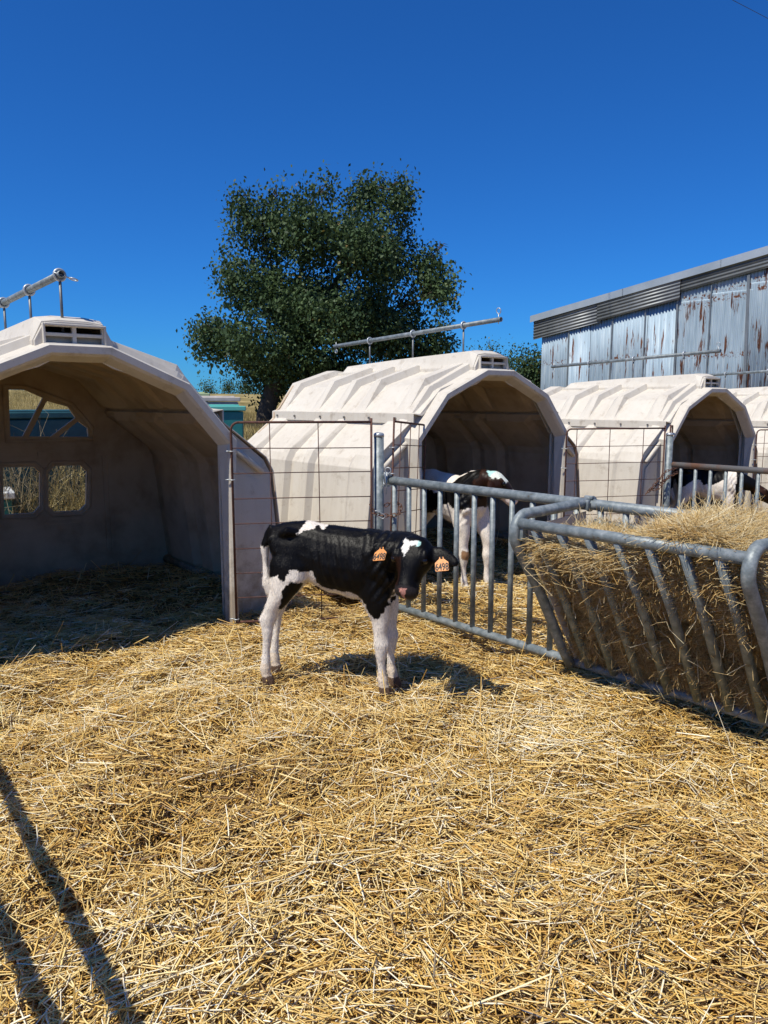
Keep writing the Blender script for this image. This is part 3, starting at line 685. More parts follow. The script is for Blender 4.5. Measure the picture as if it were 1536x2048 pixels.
# chains
def chain(name, pts, label, mat='chainrust', r=.013, clip=None):
    pts = [Vector(p) for p in pts]; seg = [(pts[i + 1] - pts[i]).length for i in range(len(pts) - 1)]; tot = sum(seg)
    mb = MB(); n_ = int(tot / .030); prev = 0
    for k in range(n_ + 1):
        d = tot * k / n_; i = 0
        while i < len(seg) - 1 and d > seg[i]: d -= seg[i]; i += 1
        t = (pts[i + 1] - pts[i]).normalized(); p = pts[i] + t * min(d, seg[i])
        side = t.cross(Vector((0, 0, 1)) if abs(t.z) < .9 else Vector((1, 0, 0))).normalized(); ax = side if k % 2 else t.cross(side)
        mb.torus(p, ax, .011, .0036, 12, 6, t * .008)
    o = mb.build(name, M[mat], None, True); tag(o, label, 'chain', 'rusty gate chains')
    if clip:
        c = MB().torus(clip[0], clip[1], .016, .0035, 14, 6, Vector(clip[2])).build('snap_hook', M['galvbright'], o, True)
    return o
chain('gate_chain', [(-.09, 4.99, .80), (-.07, 4.985, .755), (-.02, 5.03, .735), (.05, 5.02, .735), (.105, 4.99, .75), (.115, 5.03, .80), (.07, 5.08, .83), (.02, 5.09, .80)],
      'rusty chain with a snap hook wrapped round post beside the black calf', clip=((-.03, 5.0, .745), (0, 1, .2), (.02, 0, -.012)))
x_, y_ = POST2
chain('gate_chain', [(x_ - .22, y_ - .06, .60), (x_ - .16, y_ - .07, .66), (x_ - .10, y_ - .07, .70), (x_ - .03, y_ - .07, .74), (x_ + .04, y_ - .06, .79), (x_ + .10, y_ - .05, .85), (x_ + .07, y_ - .07, .80), (x_ - .02, y_ - .085, .77), (x_ - .12, y_ - .08, .64), (x_ - .2, y_ - .08, .63), (x_ - .05, y_ - .09, .82), (x_ + .05, y_ - .08, .85)],
      'bundled rusty chain wound round the post before the feeding calf', clip=((x_ + .09, y_ - .1, .72), (1, 0, 0), (0, 0, .04)))
# bright pin and keeper that hold fence 1 to the post
hw = empty('fence_latch', (.015, 5.06, .97), 0, 'bright zinc ring pin holding the tubular fence to its post', 'latch')
mb = MB().torus((.012, -.02, .07), (.3, 1, 0), .020, .004, 16, 6); mb.tube([(.005, -.02, .06), (.0, -.03, -.09)], .004, 6); mb.build('ring_pin', M['galvbright'], hw, True)
mb = MB().torus((-.012, -.02, .015), (.9, .3, 0), .018, .004, 16, 6, Vector((0, 0, .022))); mb.build('wire_keeper', M['galvbright'], hw, True)
mb = MB().box((.005, 0, .035), (.07, .03, .008)); mb.box((.005, 0, -.035), (.07, .03, .008)); mb.build('lug', M['galv'], hw)

# ------------------------------------------------------------------ calves
def inpoly(px, pz, poly):
    c = np.zeros(len(px), bool); n_ = len(poly)
    for i in range(n_):
        x1, z1 = poly[i]; x2, z2 = poly[(i + 1) % n_]
        m_ = ((z1 > pz) != (z2 > pz)) & (px < (x2 - x1) * (pz - z1) / (z2 - z1 + 1e-12) + x1); c ^= m_
    return c

def ell(c, t, side, rx, ry, n=16):
    """ellipse ring centred at c, in the plane normal to t; rx along side, ry along t x side"""
    t = Vector(t).normalized(); s = Vector(side); s = (s - t * s.dot(t)).normalized(); w = t.cross(s)
    return [Vector(c) + s * (rx * math.cos(a)) + w * (ry * math.sin(a)) for a in np.linspace(0, 2 * math.pi, n + 1)[:-1]]

def limb(mb, st, n=14):
    """stations (x,y,z,rx,ry): rx fore-aft, ry sideways, horizontal rings"""
    rings = [[Vector((x + rx * math.cos(a), y + ry * math.sin(a), z)) for a in np.linspace(0, 2 * math.pi, n + 1)[:-1]] for x, y, z, rx, ry in st]
    mb.loft(rings)

def path_loft(mb, pts, side, n=14):
    """pts: (x,y,z,ra,rb): ring normal to the path; ra along side"""
    P = [Vector(p[:3]) for p in pts]; rings = []
    for i, p in enumerate(pts):
        t = P[min(i + 1, len(P) - 1)] - P[max(i - 1, 0)]; rings.append(ell(P[i], t, side, p[3], p[4], n))
    mb.loft(rings)

def calf_mesh(head_base, head_dir, head_right, neck, legs, voxel, ears=(0, 0), earf=(-.25, -.25)):
    """local frame: x forward, y to the calf's left, z up"""
    mb = MB()
    tr = [(.015, .80, .045, .042), (.035, .765, .085, .078), (.08, .725, .14, .108), (.15, .722, .158, .122), (.21, .718, .162, .112), (.27, .706, .168, .116), (.35, .683, .180, .138), (.45, .672, .186, .148),
          (.55, .662, .190, .146), (.62, .655, .188, .128), (.68, .662, .160, .105), (.725, .675, .115, .082), (.75, .68, .07, .05)]
    mb.loft([[Vector((x, hw * math.sin(a) * (1 - .10 * max(0, math.cos(a))), zc + hh * math.cos(a))) for a in np.linspace(0, 2 * math.pi, 21)[:-1]] for x, zc, hh, hw in tr])
    # hip bones, shoulder blade
    for y in (-.09, .09):       # hip and pin bones, shoulder blade
        path_loft(mb, [(.10, y * .85, .815, .018, .018), (.145, y * 1.08, .838, .032, .026), (.19, y * .85, .825, .016, .016)], (0, 1, 0))
        path_loft(mb, [(.03, y * .55, .775, .02, .02), (.045, y * .68, .79, .028, .026), (.08, y * .7, .77, .02, .02)], (0, 1, 0))
        path_loft(mb, [(.565, y * .62, .835, .02, .016), (.585, y * 1.25, .75, .04, .024), (.62, y * 1.33, .66, .05, .03), (.68, y * 1.05, .585, .045, .03)], (1, 0, 0))
    for y in (): path_loft(mb, [(.11, y * .95, .80, .03, .03), (.17, y * 1.05, .815, .045, .038), (.24, y * .95, .80, .03, .03)], (0, 1, 0))
    for st in legs: limb(mb, st)
    path_loft(mb, neck, (0, 1, 0))
    tail = [(.035, 0, .835, .034, .034), (.005, -.005, .80, .028, .028), (-.02, -.01, .735, .021, .021), (-.018, -.012, .64, .016, .016), (-.012, -.012, .58, .018, .018), (-.006, -.012, .53, .032, .026), (.004, -.012, .485, .026, .022), (.008, -.012, .455, .010, .010)]
    path_loft(mb, tail, (1, 0, 0))
    # head
    hb = Vector(head_base); hd = Vector(head_dir).normalized(); hr = Vector(head_right); hr = (hr - hd * hr.dot(hd)).normalized(); hf = hd.cross(hr)   # hf: out of the forehead
    if False: pass
    hs = [(-.022, .040, .035, -.02), (.004, .072, .062, -.02), (.048, .088, .078, -.02), (.10, .096, .084, -.02), (.140, .082, .078, -.016), (.180, .060, .066, -.010), (.220, .050, .056, -.004), (.252, .058, .051, .0), (.280, .058, .045, .0), (.298, .047, .033, -.002), (.308, .026, .017, -.004)]
    rings = []
    for s_, w_, d_, o_ in [(a_ * .93, b_, c_, d2_) for a_, b_, c_, d2_ in hs]:
        c = hb + hd * s_ + hf * o_
        rings.append([c + hr * (w_ * math.cos(a)) + hf * (d_ * math.sin(a)) for a in np.linspace(0, 2 * math.pi, 19)[:-1]])
    mb.loft(rings)
    for sgn in (-1, 1):          # brow ridges and nostril rims
        c = hb + hd * .088 + hr * (.074 * sgn) + hf * .038; path_loft(mb, [(*(c - hd * .03), .012, .012), (*c, .019, .016), (*(c + hd * .03), .010, .010)], hr)
        c = hb + hd * .262 + hr * (.026 * sgn) + hf * .022; path_loft(mb, [(*(c - hd * .018), .008, .008), (*c, .016, .014), (*(c + hd * .012), .008, .008)], hr)
    for sgn, droop, ef in ((-1, ears[0], earf[0]), (1, ears[1], earf[1])):
        b = hb + hd * .045 + hr * (.06 * sgn) - hf * .03; d = (hr * sgn * 1.0 + hd * (.12 + droop) + hf * ef).normalized(); w = hd - d * hd.dot(d)
        path_loft(mb, [(*(b + d * (l_ - .01)), a_, b_) for l_, a_, b_ in ((0, .026, .020), (.03, .034, .018), (.07, .045, .016), (.115, .043, .014), (.155, .028, .011), (.172, .010, .008))], w)
    me = mb.mesh('calf_tmp'); bm = bmesh.new(); bm.from_mesh(me); bmesh.ops.recalc_face_normals(bm, faces=bm.faces); bm.to_mesh(me); bm.free()
    o = bpy.data.objects.new('calf_tmp', me); COL.objects.link(o)
    m = o.modifiers.new('r', 'REMESH'); m.mode = 'VOXEL'; m.voxel_size = voxel; m.use_smooth_shade = True
    m = o.modifiers.new('s', 'SMOOTH'); m.factor = .5; m.iterations = int(.05 / voxel)
    dg = bpy.context.evaluated_depsgraph_get(); dg.update(); out = bpy.data.meshes.new_from_object(o.evaluated_get(dg))
    bpy.data.objects.remove(o); bpy.data.meshes.remove(me); out.name = 'calf_body'
    return out, (hb, hd, hr, hf)

def std_legs(dx=(0, 0, 0, 0)):
    def hind(y, d): return [(.15 + d * .3, y * .75, .74, .075, .05), (.145 + d * .5, y * .9, .66, .115, .062), (.140 + d * .7, y, .585, .105, .064), (.115 + d * .8, y, .52, .082, .056), (.075 + d, y, .455, .060, .045), (.040 + d, y, .40, .054, .038), (.020 + d, y, .36, .060, .040), (.014 + d, y, .315, .040, .031), (.012 + d, y, .25, .029, .025), (.006 + d, y, .17, .027, .024), (0 + d, y, .115, .030, .027), (-.002 + d, y, .085, .036, .032), (.004 + d, y, .055, .030, .029), (.012 + d, y, .035, .037, .033), (.020 + d, y, -.012, .043, .035)]
    def fore(y, d): return [(.60 + d * .2, y * .8, .70, .08, .045), (.60 + d * .4, y, .60, .098, .058), (.605 + d * .6, y, .52, .085, .058), (.618 + d * .8, y, .455, .066, .052), (.633 + d, y, .39, .054, .046), (.638 + d, y, .32, .044, .041), (.642 + d, y, .265, .050, .047), (.642 + d, y, .228, .040, .038), (.640 + d, y, .17, .027, .027), (.642 + d, y, .105, .029, .029), (.646 + d, y, .078, .036, .035), (.652 + d, y, .052, .031, .031), (.658 + d, y, .034, .037, .036), (.666 + d, y, -.012, .043, .038)]
    thin = lambda st: [(x, y, z, rx * (1 - .17 * min(1, max(0, (.46 - z) / .1))), ry * (1 - .17 * min(1, max(0, (.46 - z) / .1)))) for x, y, z, rx, ry in st]
    return [thin(l_) for l_ in (hind(-.085, dx[0]), hind(.085, dx[1]), fore(-.075, dx[2]), fore(.075, dx[3]))]

def coatmat(name, warm=0.):
    m, nt, b, L = nodes(name)
    a = nt.nodes.new('ShaderNodeVertexColor'); a.layer_name = 'coat'
    tc = nt.nodes.new('ShaderNodeTexCoord'); mp = nt.nodes.new('ShaderNodeMapping'); mp.inputs['Scale'].default_value = (60, 60, 22)
    L.new(tc.outputs['Object'], mp.inputs[0]); n = nt.nodes.new('ShaderNodeTexNoise'); n.inputs['Scale'].default_value = 3; n.inputs['Detail'].default_value = 5
    L.new(mp.outputs[0], n.inputs['Vector'])
    r = ramp(nt, [(.3, (.72, .72, .72)), (.7, (1.15, 1.12, 1.1))]); L.new(n.outputs['Fac'], r.inputs[0])
    mx = nt.nodes.new('ShaderNodeMix'); mx.data_type = 'RGBA'; mx.blend_type = 'MULTIPLY'; mx.inputs[0].default_value = 1
    L.new(a.outputs[0], mx.inputs[6]); L.new(r.outputs[0], mx.inputs[7]); L.new(mx.outputs[2], b.inputs['Base Color'])
    b.inputs['Roughness'].default_value = .46; b.inputs['Specular IOR Level'].default_value = .15
    bp = nt.nodes.new('ShaderNodeBump'); bp.inputs['Strength'].default_value = .12; bp.inputs['Distance'].default_value = .006
    L.new(n.outputs['Fac'], bp.inputs['Height']); L.new(bp.outputs[0], b.inputs['Normal'])
    return m
M['coat'] = coatmat('calf_coat')

WH = np.array([.80, .74, .66]); BK = np.array([.0034, .0030, .0032]); BR = np.array([.035, .014, .007]); PK = np.array([.55, .27, .22]); TEAL = np.array([.42, .68, .64])
def jitter(co, amp=.006, k=55):
    x, y, z = co[:, 0], co[:, 1], co[:, 2]
    return amp * (np.sin(k * x + 1.7 * k * y) + np.sin(1.3 * k * z - k * .8 * x + 1.) + .8 * np.sin(2.3 * k * x + 1.9 * k * z) + .7 * np.sin(2.9 * k * z - 2.1 * k * x)) * .6

def finish_calf(name, me, frame, paint, loc, yaw, label, tags=True, fur=True, furlen=.009, ears=(0, 0)):
    root = empty(name, loc, yaw, label, 'calf', 'young dairy calves')
    nv = len(me.vertices); co = np.empty(nv * 3, np.float32); me.vertices.foreach_get('co', co); co = co.reshape(-1, 3).astype(float)
    nrm0 = np.empty(nv * 3, np.float32); me.vertices.foreach_get('normal', nrm0); nrm0 = nrm0.reshape(-1, 3).astype(float)
    x_, y_, z_ = co.T
    rib = np.exp(-((x_ - .40) / .12) ** 4) * np.exp(-((z_ - .68) / .12) ** 4) * np.sin((x_ + .25 * (z_ - .68)) * 2 * math.pi / .048) * .0032
    fold = np.exp(-((x_ - .66) / .07) ** 4) * (z_ > .5) * np.sin((x_ - .7 * z_) * 2 * math.pi / .05) * .0028
    lump = .003 * np.sin(23 * x_ + 9 * z_ + 1) * np.sin(19 * z_ - 11 * x_) + .002 * np.sin(47 * x_ + 31 * y_) * np.sin(41 * z_)
    co = co + nrm0 * (rib + fold + lump)[:, None]; me.vertices.foreach_set('co', co.astype(np.float32).ravel()); me.update()
    hb, hd, hr, hf = frame
    rel = co - np.array(hb); hs = rel @ np.array(hd); hx = rel @ np.array(hr); hy = rel @ np.array(hf)
    head = (hs > -.04) & (hs < .33) & (np.abs(hx) < .10) & (np.abs(hy) < .12)
    col = paint(co, head, hs, hx, hy)
    at = me.color_attributes.new('coat', 'FLOAT_COLOR', 'POINT'); at.data.foreach_set('color', np.concatenate([col, np.ones((nv, 1))], 1).astype(np.float32).ravel())
    me.materials.clear(); me.materials.append(M['coat'])
    me.polygons.foreach_set('use_smooth', [True] * len(me.polygons))
    body = link('body', me, None, root)
    for sgn in (-1, 1):
        c = Vector(hb) + Vector(hd) * .108 + Vector(hr) * (.080 * sgn) + Vector(hf) * .034
        e = MB(); n_ = 10
        e.loft([[c + Vector((r_ * math.cos(a), r_ * math.sin(a), z_)) for a in np.linspace(0, 2 * math.pi, n_ + 1)[:-1]] for r_, z_ in [(.016 * math.cos(t), .016 * math.sin(t)) for t in np.linspace(-1.45, 1.45, 8)]])
        e.build('eye', M['eye'], root, True)
    # fur: one thin triangle per hair, leaning backwards and down along the skin
    if fur:
        nrm = np.empty(nv * 3, np.float32); me.vertices.foreach_get('normal', nrm); nrm = nrm.reshape(-1, 3).astype(float)
        rg = np.random.default_rng(9); idx = rg.integers(0, nv, fur); p = co[idx] + rg.normal(0, .003, (fur, 3)); nn = nrm[idx]
        fl = np.array([-.55, 0, -.8]) + rg.normal(0, .35, (fur, 3)); fl = fl - nn * (fl * nn).sum(1, keepdims=True); fl /= np.linalg.norm(fl, axis=1, keepdims=True) + 1e-6
        d = fl * .9 + nn * .32; d /= np.linalg.norm(d, axis=1, keepdims=True); sd_ = np.cross(d, nn); sd_ /= np.linalg.norm(sd_, axis=1, keepdims=True) + 1e-6
        ln_ = rg.uniform(.5, 1.1, (fur, 1)) * furlen * np.where(head[idx], .5, 1)[:, None]
        p = p - nn * .001
        vv = np.stack([p - sd_ * .0011, p + sd_ * .0011, p + d * ln_], 1).reshape(-1, 3)
        cc = np.repeat(col[idx] * rg.uniform(.8, 1.2, (fur, 1)), 3, 0)
        fm = fast_mesh('fur', vv, np.arange(fur * 3).reshape(-1, 3), M['coat'], {'coat': ('FLOAT_COLOR', np.concatenate([cc, np.ones((len(cc), 1))], 1))})
        tag(link('fur', fm, None, root), kind='stuff')
    return root

def ear_tag(root, c, face, up, number):
    """flat flag tag hanging from the ear with its printed number"""
    f = Vector(face).normalized(); u_ = Vector(up); u_ = (u_ - f * u_.dot(f)).normalized(); r_ = u_.cross(f)
    out = [(-.031, -.055), (.031, -.055), (.034, -.051), (.034, -.004), (.012, .018), (.010, .030), (-.010, .030), (-.012, .018), (-.034, -.004), (-.034, -.051)]
    out = [(x * .92, z * .92) for x, z in out]; n_ = len(out); c = Vector(c); mb = MB()
    mb.add([c + r_ * x + u_ * z + f * .0015 for x, z in out] + [c + r_ * x + u_ * z - f * .0015 for x, z in out],
           [tuple(range(n_)), tuple(range(2 * n_ - 1, n_ - 1, -1))] + [(i, n_ + i, n_ + (i + 1) % n_, (i + 1) % n_) for i in range(n_)])
    t = mb.build('ear_tag', M['tag'], root)
    st = MB().tube([c + u_ * .022 - f * .012, c + u_ * .022 + f * .006], .006, 8).build('tag_stud', M['ink'], t, True)
    if number:
        cu = bpy.data.curves.new('number', 'FONT'); cu.body = number; cu.size = .053; cu.align_x = 'CENTER'; cu.align_y = 'CENTER'; cu.extrude = .0006; cu.offset = .0011
        tmp = bpy.data.objects.new('number_tmp', cu); COL.objects.link(tmp)
        dg = bpy.context.evaluated_depsgraph_get(); dg.update(); me = bpy.data.meshes.new_from_object(tmp.evaluated_get(dg)); bpy.data.objects.remove(tmp); bpy.data.curves.remove(cu)
        mt = Matrix((( *r_, 0), (*u_, 0), (*f, 0), (0, 0, 0, 1))).transposed(); mt.translation = c - u_ * .030 + f * .0025
        me.transform(mt @ Matrix.Scale(.585, 4, (1, 0, 0))); me.materials.clear(); me.materials.append(M['ink']); link('number', me, None, t)
    return t

# --- the black calf in the foreground
RUMP = [(0.138, 0.895), (0.209, 0.887), (0.223, 0.87), (0.191, 0.829), (0.23, 0.831), (0.29, 0.862), (0.316, 0.852), (0.332, 0.854), (0.329, 0.877), (0.305, 0.873), (0.275, 0.889), (0.27, 0.95), (0.15, 0.95)]
LOWW = [(0.04, 0.585), (0.109, 0.616), (0.112, 0.587), (0.143, 0.592), (0.178, 0.645), (0.219, 0.633), (0.26, 0.632), (0.268, 0.642), (0.287, 0.637), (0.297, 0.583), (0.33, 0.549), (0.382, 0.549), (0.426, 0.545), (0.47, 0.545), (0.513, 0.53), (0.55, 0.51), (0.575, 0.465), (0.592, 0.424), (0.614, 0.407), (0.664, 0.44), (0.675, 0.482), (0.693, 0.519), (0.707, 0.562), (0.80, 0.60), (0.85, 0.36), (0.85, -.1), (-.2, -.1), (-.2, 0.40), (.0, .5)]
STRIPE = [(0.235, 0.57), (0.187, 0.508), (0.147, 0.446), (0.125, 0.404), (0.098, 0.408), (0.110, 0.466), (0.134, 0.53), (.17, .58)]
def paint_black(co, head, hs, hx, hy):
    j = jitter(co); px = co[:, 0] + j; pz = co[:, 2] + jitter(co[:, [2, 0, 1]])
    w = inpoly(px, pz, LOWW) | (inpoly(px, pz, RUMP) & (co[:, 2] > .78))
    w &= ~(inpoly(px, pz, STRIPE) & (co[:, 1] < -.02))
    tail = (co[:, 0] < .03) & (co[:, 2] > .45) & (co[:, 2] < .86) & (np.abs(co[:, 1]) < .045) & (co[:, 0] < .012 + .0 * co[:, 2])
    w = np.where(tail, pz < .735, w)
    col = np.where(w[:, None], WH, BK)
    # head: black, blaze on the forehead, pink tip of the nose
    hj = jitter(co, .004, 90)
    blaze = inpoly(hx + hj, hs - hj, [(-.042, .006), (-.015, .016), (.010, .018), (.034, .008), (.046, .024), (.042, .046), (.020, .040), (.004, .040), (-.004, .062), (-.014, .105), (-.026, .080), (-.040, .050)]) & (hy > 0)
    col = np.where(head[:, None], BK, col); col = np.where((head & blaze)[:, None], np.array([.76, .74, .70]), col)
    col = np.where((head & blaze & (hx > .034))[:, None], TEAL, col)
    brown = head & (hx < -.03) & (hs > .10) & (hs < .24); col = np.where(brown[:, None], BR * .55, col)
    pad = head & (hs > .235) & (hy > -.015); col = np.where(pad[:, None], np.array([.022, .018, .018]), col)
    nose = head & (hs > .25) & (hy > -.012) & (np.abs(hx) < .020 - (hs - .25) * .4); col = np.where(nose[:, None], PK, col)
    hoof = co[:, 2] < .046; col = np.where(hoof[:, None], np.array([.13, .085, .06]), col)
    dirt = (co[:, 2] < .12) & ~hoof & w; col = np.where(dirt[:, None], col * np.array([.88, .82, .74]), col)
    return col
hb = (.845, -.215, .845); hd = (-.075, -.44, -.89); hr = (1, -.20, .06)
me, fr = calf_mesh(hb, hd, hr, [(.56, 0, .72, .125, .14), (.64, -.02, .735, .102, .118), (.715, -.065, .757, .092, .104), (.79, -.13, .785, .076, .086), (.845, -.185, .80, .06, .065)],
                   std_legs((0.0, -.02, 0.0, .012)), .0062, (-.08, .16), (.30, -.12))
calf1 = finish_calf('calf', me, fr, paint_black, (-.615, 3.945, float(ground(-.64, 3.94)) + .012), R(-14.25), 'black calf with white legs and orange ear tags standing on sunlit straw', fur=70000)
hb_, hd_, hr_, hf_ = fr
ear_tag(calf1, hb_ + hr_ * -.150 + hd_ * .082 + hf_ * .042, hf_ + hr_ * -.05 + hd_ * -.35, -hd_ + hr_ * -.13, '6498')
ear_tag(calf1, hb_ + hr_ * .155 + hd_ * .10 + hf_ * .010, hf_ + hr_ * .2 + hd_ * -.35, -hd_ + hr_ * -.26, '6498')

# --- white and black calf in the mouth of the second hutch
def blotches(seed, thr, kx=9.):
    rg = np.random.default_rng(seed); ws = [(rg.normal(0, kx, 3), rg.uniform(0, 6.28)) for _ in range(7)]
    return lambda co: sum(np.sin(co @ w + p) for w, p in ws) > thr
bl2 = blotches(4, 1.35, 8.)
def paint_white(co, head, hs, hx, hy):
    jc = co + jitter(co, .008, 40)[:, None]
    b = bl2(jc) & (co[:, 2] > .52); col = np.where(b[:, None], BK, WH)
    jx = jitter(co, .02, 24); neck = (co[:, 0] + jx > .60) & (co[:, 2] + jx > .66 - .12 * (co[:, 0] - .6)) & ~((co[:, 0] + jx < .66) & (co[:, 2] > .74)); col = np.where(neck[:, None], np.where((co[:, 0] + jx > .735)[:, None], BR * .8, BK), col)  # front of the neck: black fur given its sunlit brown in the colour
    col = np.where(head[:, None], BR * .6, col)  # black head, sunlit brown tint painted into the coat
    bl = head & (hy > -.012) & (np.abs(hx + jitter(co, .004, 90)) < .075) & (hs < .115); col = np.where(bl[:, None], np.array([.70, .74, .66]), col)
    col = np.where((bl & (hs < .002))[:, None], TEAL, col)
    mz = head & (hs > .185); col = np.where(mz[:, None], np.array([.70, .60, .55]), col); col = np.where((head & (hs > .285))[:, None], PK, col)
    kn = (np.abs(co[:, 2] + jx * .6 - .27) < .028) & (co[:, 0] > .65) & (co[:, 1] < 0); col = np.where(kn[:, None], np.array([.30, .17, .09]), col)
    col = np.where((co[:, 2] < .03)[:, None], np.array([.22, .15, .11]), col)
    return col
me, fr = calf_mesh((.79, .05, .88), (.51, .38, -.77), (-.60, .80, 0), [(.56, 0, .72, .125, .14), (.64, .005, .775, .10, .12), (.71, .02, .815, .083, .10), (.765, .035, .845, .068, .08), (.79, .05, .855, .05, .05)], std_legs((.03, -.04, .0, .10)), .009, (.35, .35))
finish_calf('calf', me, fr, paint_white, (.27, 6.68, -.05), R(-50), 'white calf with black blotches and black head painted sunlit brown looking out of its hutch', fur=16000).scale = (1.1, 1.1, 1.1)
# --- third calf, head lowered behind the rust stained fence
bl3 = blotches(21, .2, 8.)
def paint_third(co, head, hs, hx, hy):
    jc = co + jitter(co, .008, 40)[:, None]
    b = bl3(jc) & (co[:, 2] > .55) & (co[:, 0] < .56); col = np.where(b[:, None], BK, WH)
    neck = (co[:, 0] > .68); col = np.where(neck[:, None], BK, col)
    w2 = (co[:, 0] > .60) & (co[:, 0] < .69) & (co[:, 2] > .7); col = np.where(w2[:, None], WH, col)
    col = np.where(head[:, None], BR * .8, col)  # black fur of the head painted as brown as sun makes it
    bl = head & (hy > .02) & (np.abs(hx) < .03) & (hs > .17); col = np.where(bl[:, None], np.array([.6, .66, .6]), col)
    col = np.where((co[:, 2] < .03)[:, None], np.array([.22, .15, .11]), col)
    return col
me, fr = calf_mesh((.93, .02, .66), (.72, .12, -.68), (-.15, 1, 0), [(.56, 0, .72, .125, .14), (.67, .0, .73, .10, .12), (.77, .005, .72, .085, .10), (.86, .01, .69, .07, .08), (.93, .02, .655, .055, .055)], std_legs((.02, -.04, .0, .06)), .011, (.2, .2))
finish_calf('calf', me, fr, paint_third, (3.55, 9.15, -.17), R(-18), 'black and white calf lowering its black head painted sunlit brown behind the rust stained fence', fur=False)

# ------------------------------------------------------------------ barn
W0 = np.array([4.14, 20.1]); BD = np.array([.66, -.75]) / math.hypot(.66, .75)
zb = float(ground(W0[0], W0[1])) - .5
barn = empty('barn', (W0[0], W0[1], 0), math.atan2(BD[1], BD[0]), 'weathered corrugated iron barn with rust streaks behind the hutches', 'barn')
def roofz(s): return 3.70 + .151 * s
def sheet(s0, s1, z0, ztop, name='wall_sheet', y=0., bands=(), mat='barn'):
    n_ = max(8, int((s1 - s0) / .076 * 8)); xs = np.linspace(s0, s1, n_); vs_ = []; fs_ = []
    zs = [0.0] + sorted([z for b in bands for z in (b - .09, b - .03, b + .03, b + .09)]) + [1.0]
    band = []
    for f_ in range(len(zs)):
        for x_ in xs:
            zt = ztop(x_) if callable(ztop) else ztop
            z = z0 if f_ == 0 else (zt if f_ == len(zs) - 1 else zs[f_])
            vs_.append((x_, y + .014 * math.sin(2 * math.pi * x_ / .076), z)); band.append(1.0 if any(abs(z - b) < .05 for b in bands) else 0.)
    for r_ in range(len(zs) - 1):
        for i in range(n_ - 1): fs_.append((r_ * n_ + i, r_ * n_ + i + 1, (r_ + 1) * n_ + i + 1, (r_ + 1) * n_ + i))
    me = bpy.data.meshes.new(name); me.from_pydata(vs_, [], fs_); at = me.attributes.new('band', 'FLOAT', 'POINT'); at.data.foreach_set('value', band)
    me.polygons.foreach_set('use_smooth', [True] * len(me.polygons))
    o = link(name, me, M[mat], barn); m = o.modifiers.new('solid', 'SOLIDIFY'); m.thickness = .003; m.offset = 0
    return o
edges = [0, .86, 1.42, 2.08, 2.95, 3.72, 4.45, 5.30, 6.15, 7.0, 7.85, 8.7]
rg = random.Random(8)
for i in range(len(edges) - 1):
    jag = rg.uniform(-.04, .05)
    bands = [rg.choice((2.45, 2.5, 2.55))] if i % 3 != 1 else []
    if edges[i] >= 3.6:
        lo = roofz(edges[i]) - .62; sheet(edges[i], edges[i + 1] + .04, lo, lambda x_, j=jag: roofz(x_) - .30, y=.0, bands=[lo + .12] if i % 2 else [lo + .16, lo + .10 + .35][:1])
        sheet(edges[i], edges[i + 1] + .05, zb, lo + .06, y=-.022, bands=bands + [lo - .06])
    else:
        sheet(edges[i], edges[i + 1] + .05, zb, lambda x_, j=jag: roofz(x_) - .38 + j, y=-.022 if i % 2 else .0, bands=bands)
for e, w_, tilt in ((.86, .035, 0), (2.08, .04, .012), (2.95, .03, .0), (3.74, .045, -.01), (4.48, .025, 0), (5.32, .06, -.03), (6.9, .04, 0)):
    zt = roofz(e) - .40; MB().box((e, -.045, (zb + zt) / 2), (w_, .02, zt - zb), Matrix.Rotation(tilt, 3, 'Y')).build('cover_strip', M['barnstrip'], barn)
# horizontally laid corrugated header sheets that follow the roof line
def header(s0, s1, h, drop, y):
    n_ = int(h / .076 * 8); vs_ = []; fs_ = []
    for x_ in (s0, s1):
        for k in range(n_ + 1):
            d = h * k / n_; vs_.append((x_, y + .010 * math.sin(2 * math.pi * d / .076), roofz(x_) - drop - d))
    for k in range(n_): fs_.append((k, k + 1, n_ + 2 + k, n_ + 1 + k))
    me = bpy.data.meshes.new('header_sheet'); me.from_pydata(vs_, [], fs_); me.polygons.foreach_set('use_smooth', [True] * len(me.polygons))
    o = link('header_sheet', me, M['header'], barn); m = o.modifiers.new('solid', 'SOLIDIFY'); m.thickness = .003
header(-.22, 1.78, .50, .06, -.085); header(1.70, 3.80, .48, .045, -.115); header(3.72, 9.2, .33, .03, -.085)
for a_, b_ in ((-.30, 2.4), (2.38, 4.7), (4.68, 9.3)):
    mb = MB(); d = -.14
    mb.add([(a_, d, roofz(a_) - .10), (b_, d, roofz(b_) - .10), (b_, d, roofz(b_) + .065), (a_, d, roofz(a_) + .065), (a_, .3, roofz(a_) + .10), (b_, .3, roofz(b_) + .10)], [(0, 1, 2, 3), (3, 2, 5, 4)])
    o = mb.build('roof_flashing', M['flash'], barn); m = o.modifiers.new('solid', 'SOLIDIFY'); m.thickness = .006
MB().add([(-.25, .05, roofz(-.25) + .02), (9.2, .05, roofz(9.2) + .02), (9.2, 9, roofz(9.2) + .02), (-.25, 9, roofz(-.25) + .02), (-.25, .05, roofz(-.25) - .06), (9.2, .05, roofz(9.2) - .06), (9.2, 9, roofz(9.2) - .06), (-.25, 9, roofz(-.25) - .06)],
         [(0, 1, 2, 3), (7, 6, 5, 4), (0, 4, 5, 1), (1, 5, 6, 2), (2, 6, 7, 3), (3, 7, 4, 0)]).build('roof', M['header'], barn)
MB().box((4.5, .06, (zb + 3.0) / 2), (9.0, .04, 3.0 - zb)).build('wall_backing', M['dark'], barn)
MB().box((.0, 4.5, (zb + 3.3) / 2), (.04, 8.9, 3.3 - zb)).build('end_wall', M['barnstrip'], barn)

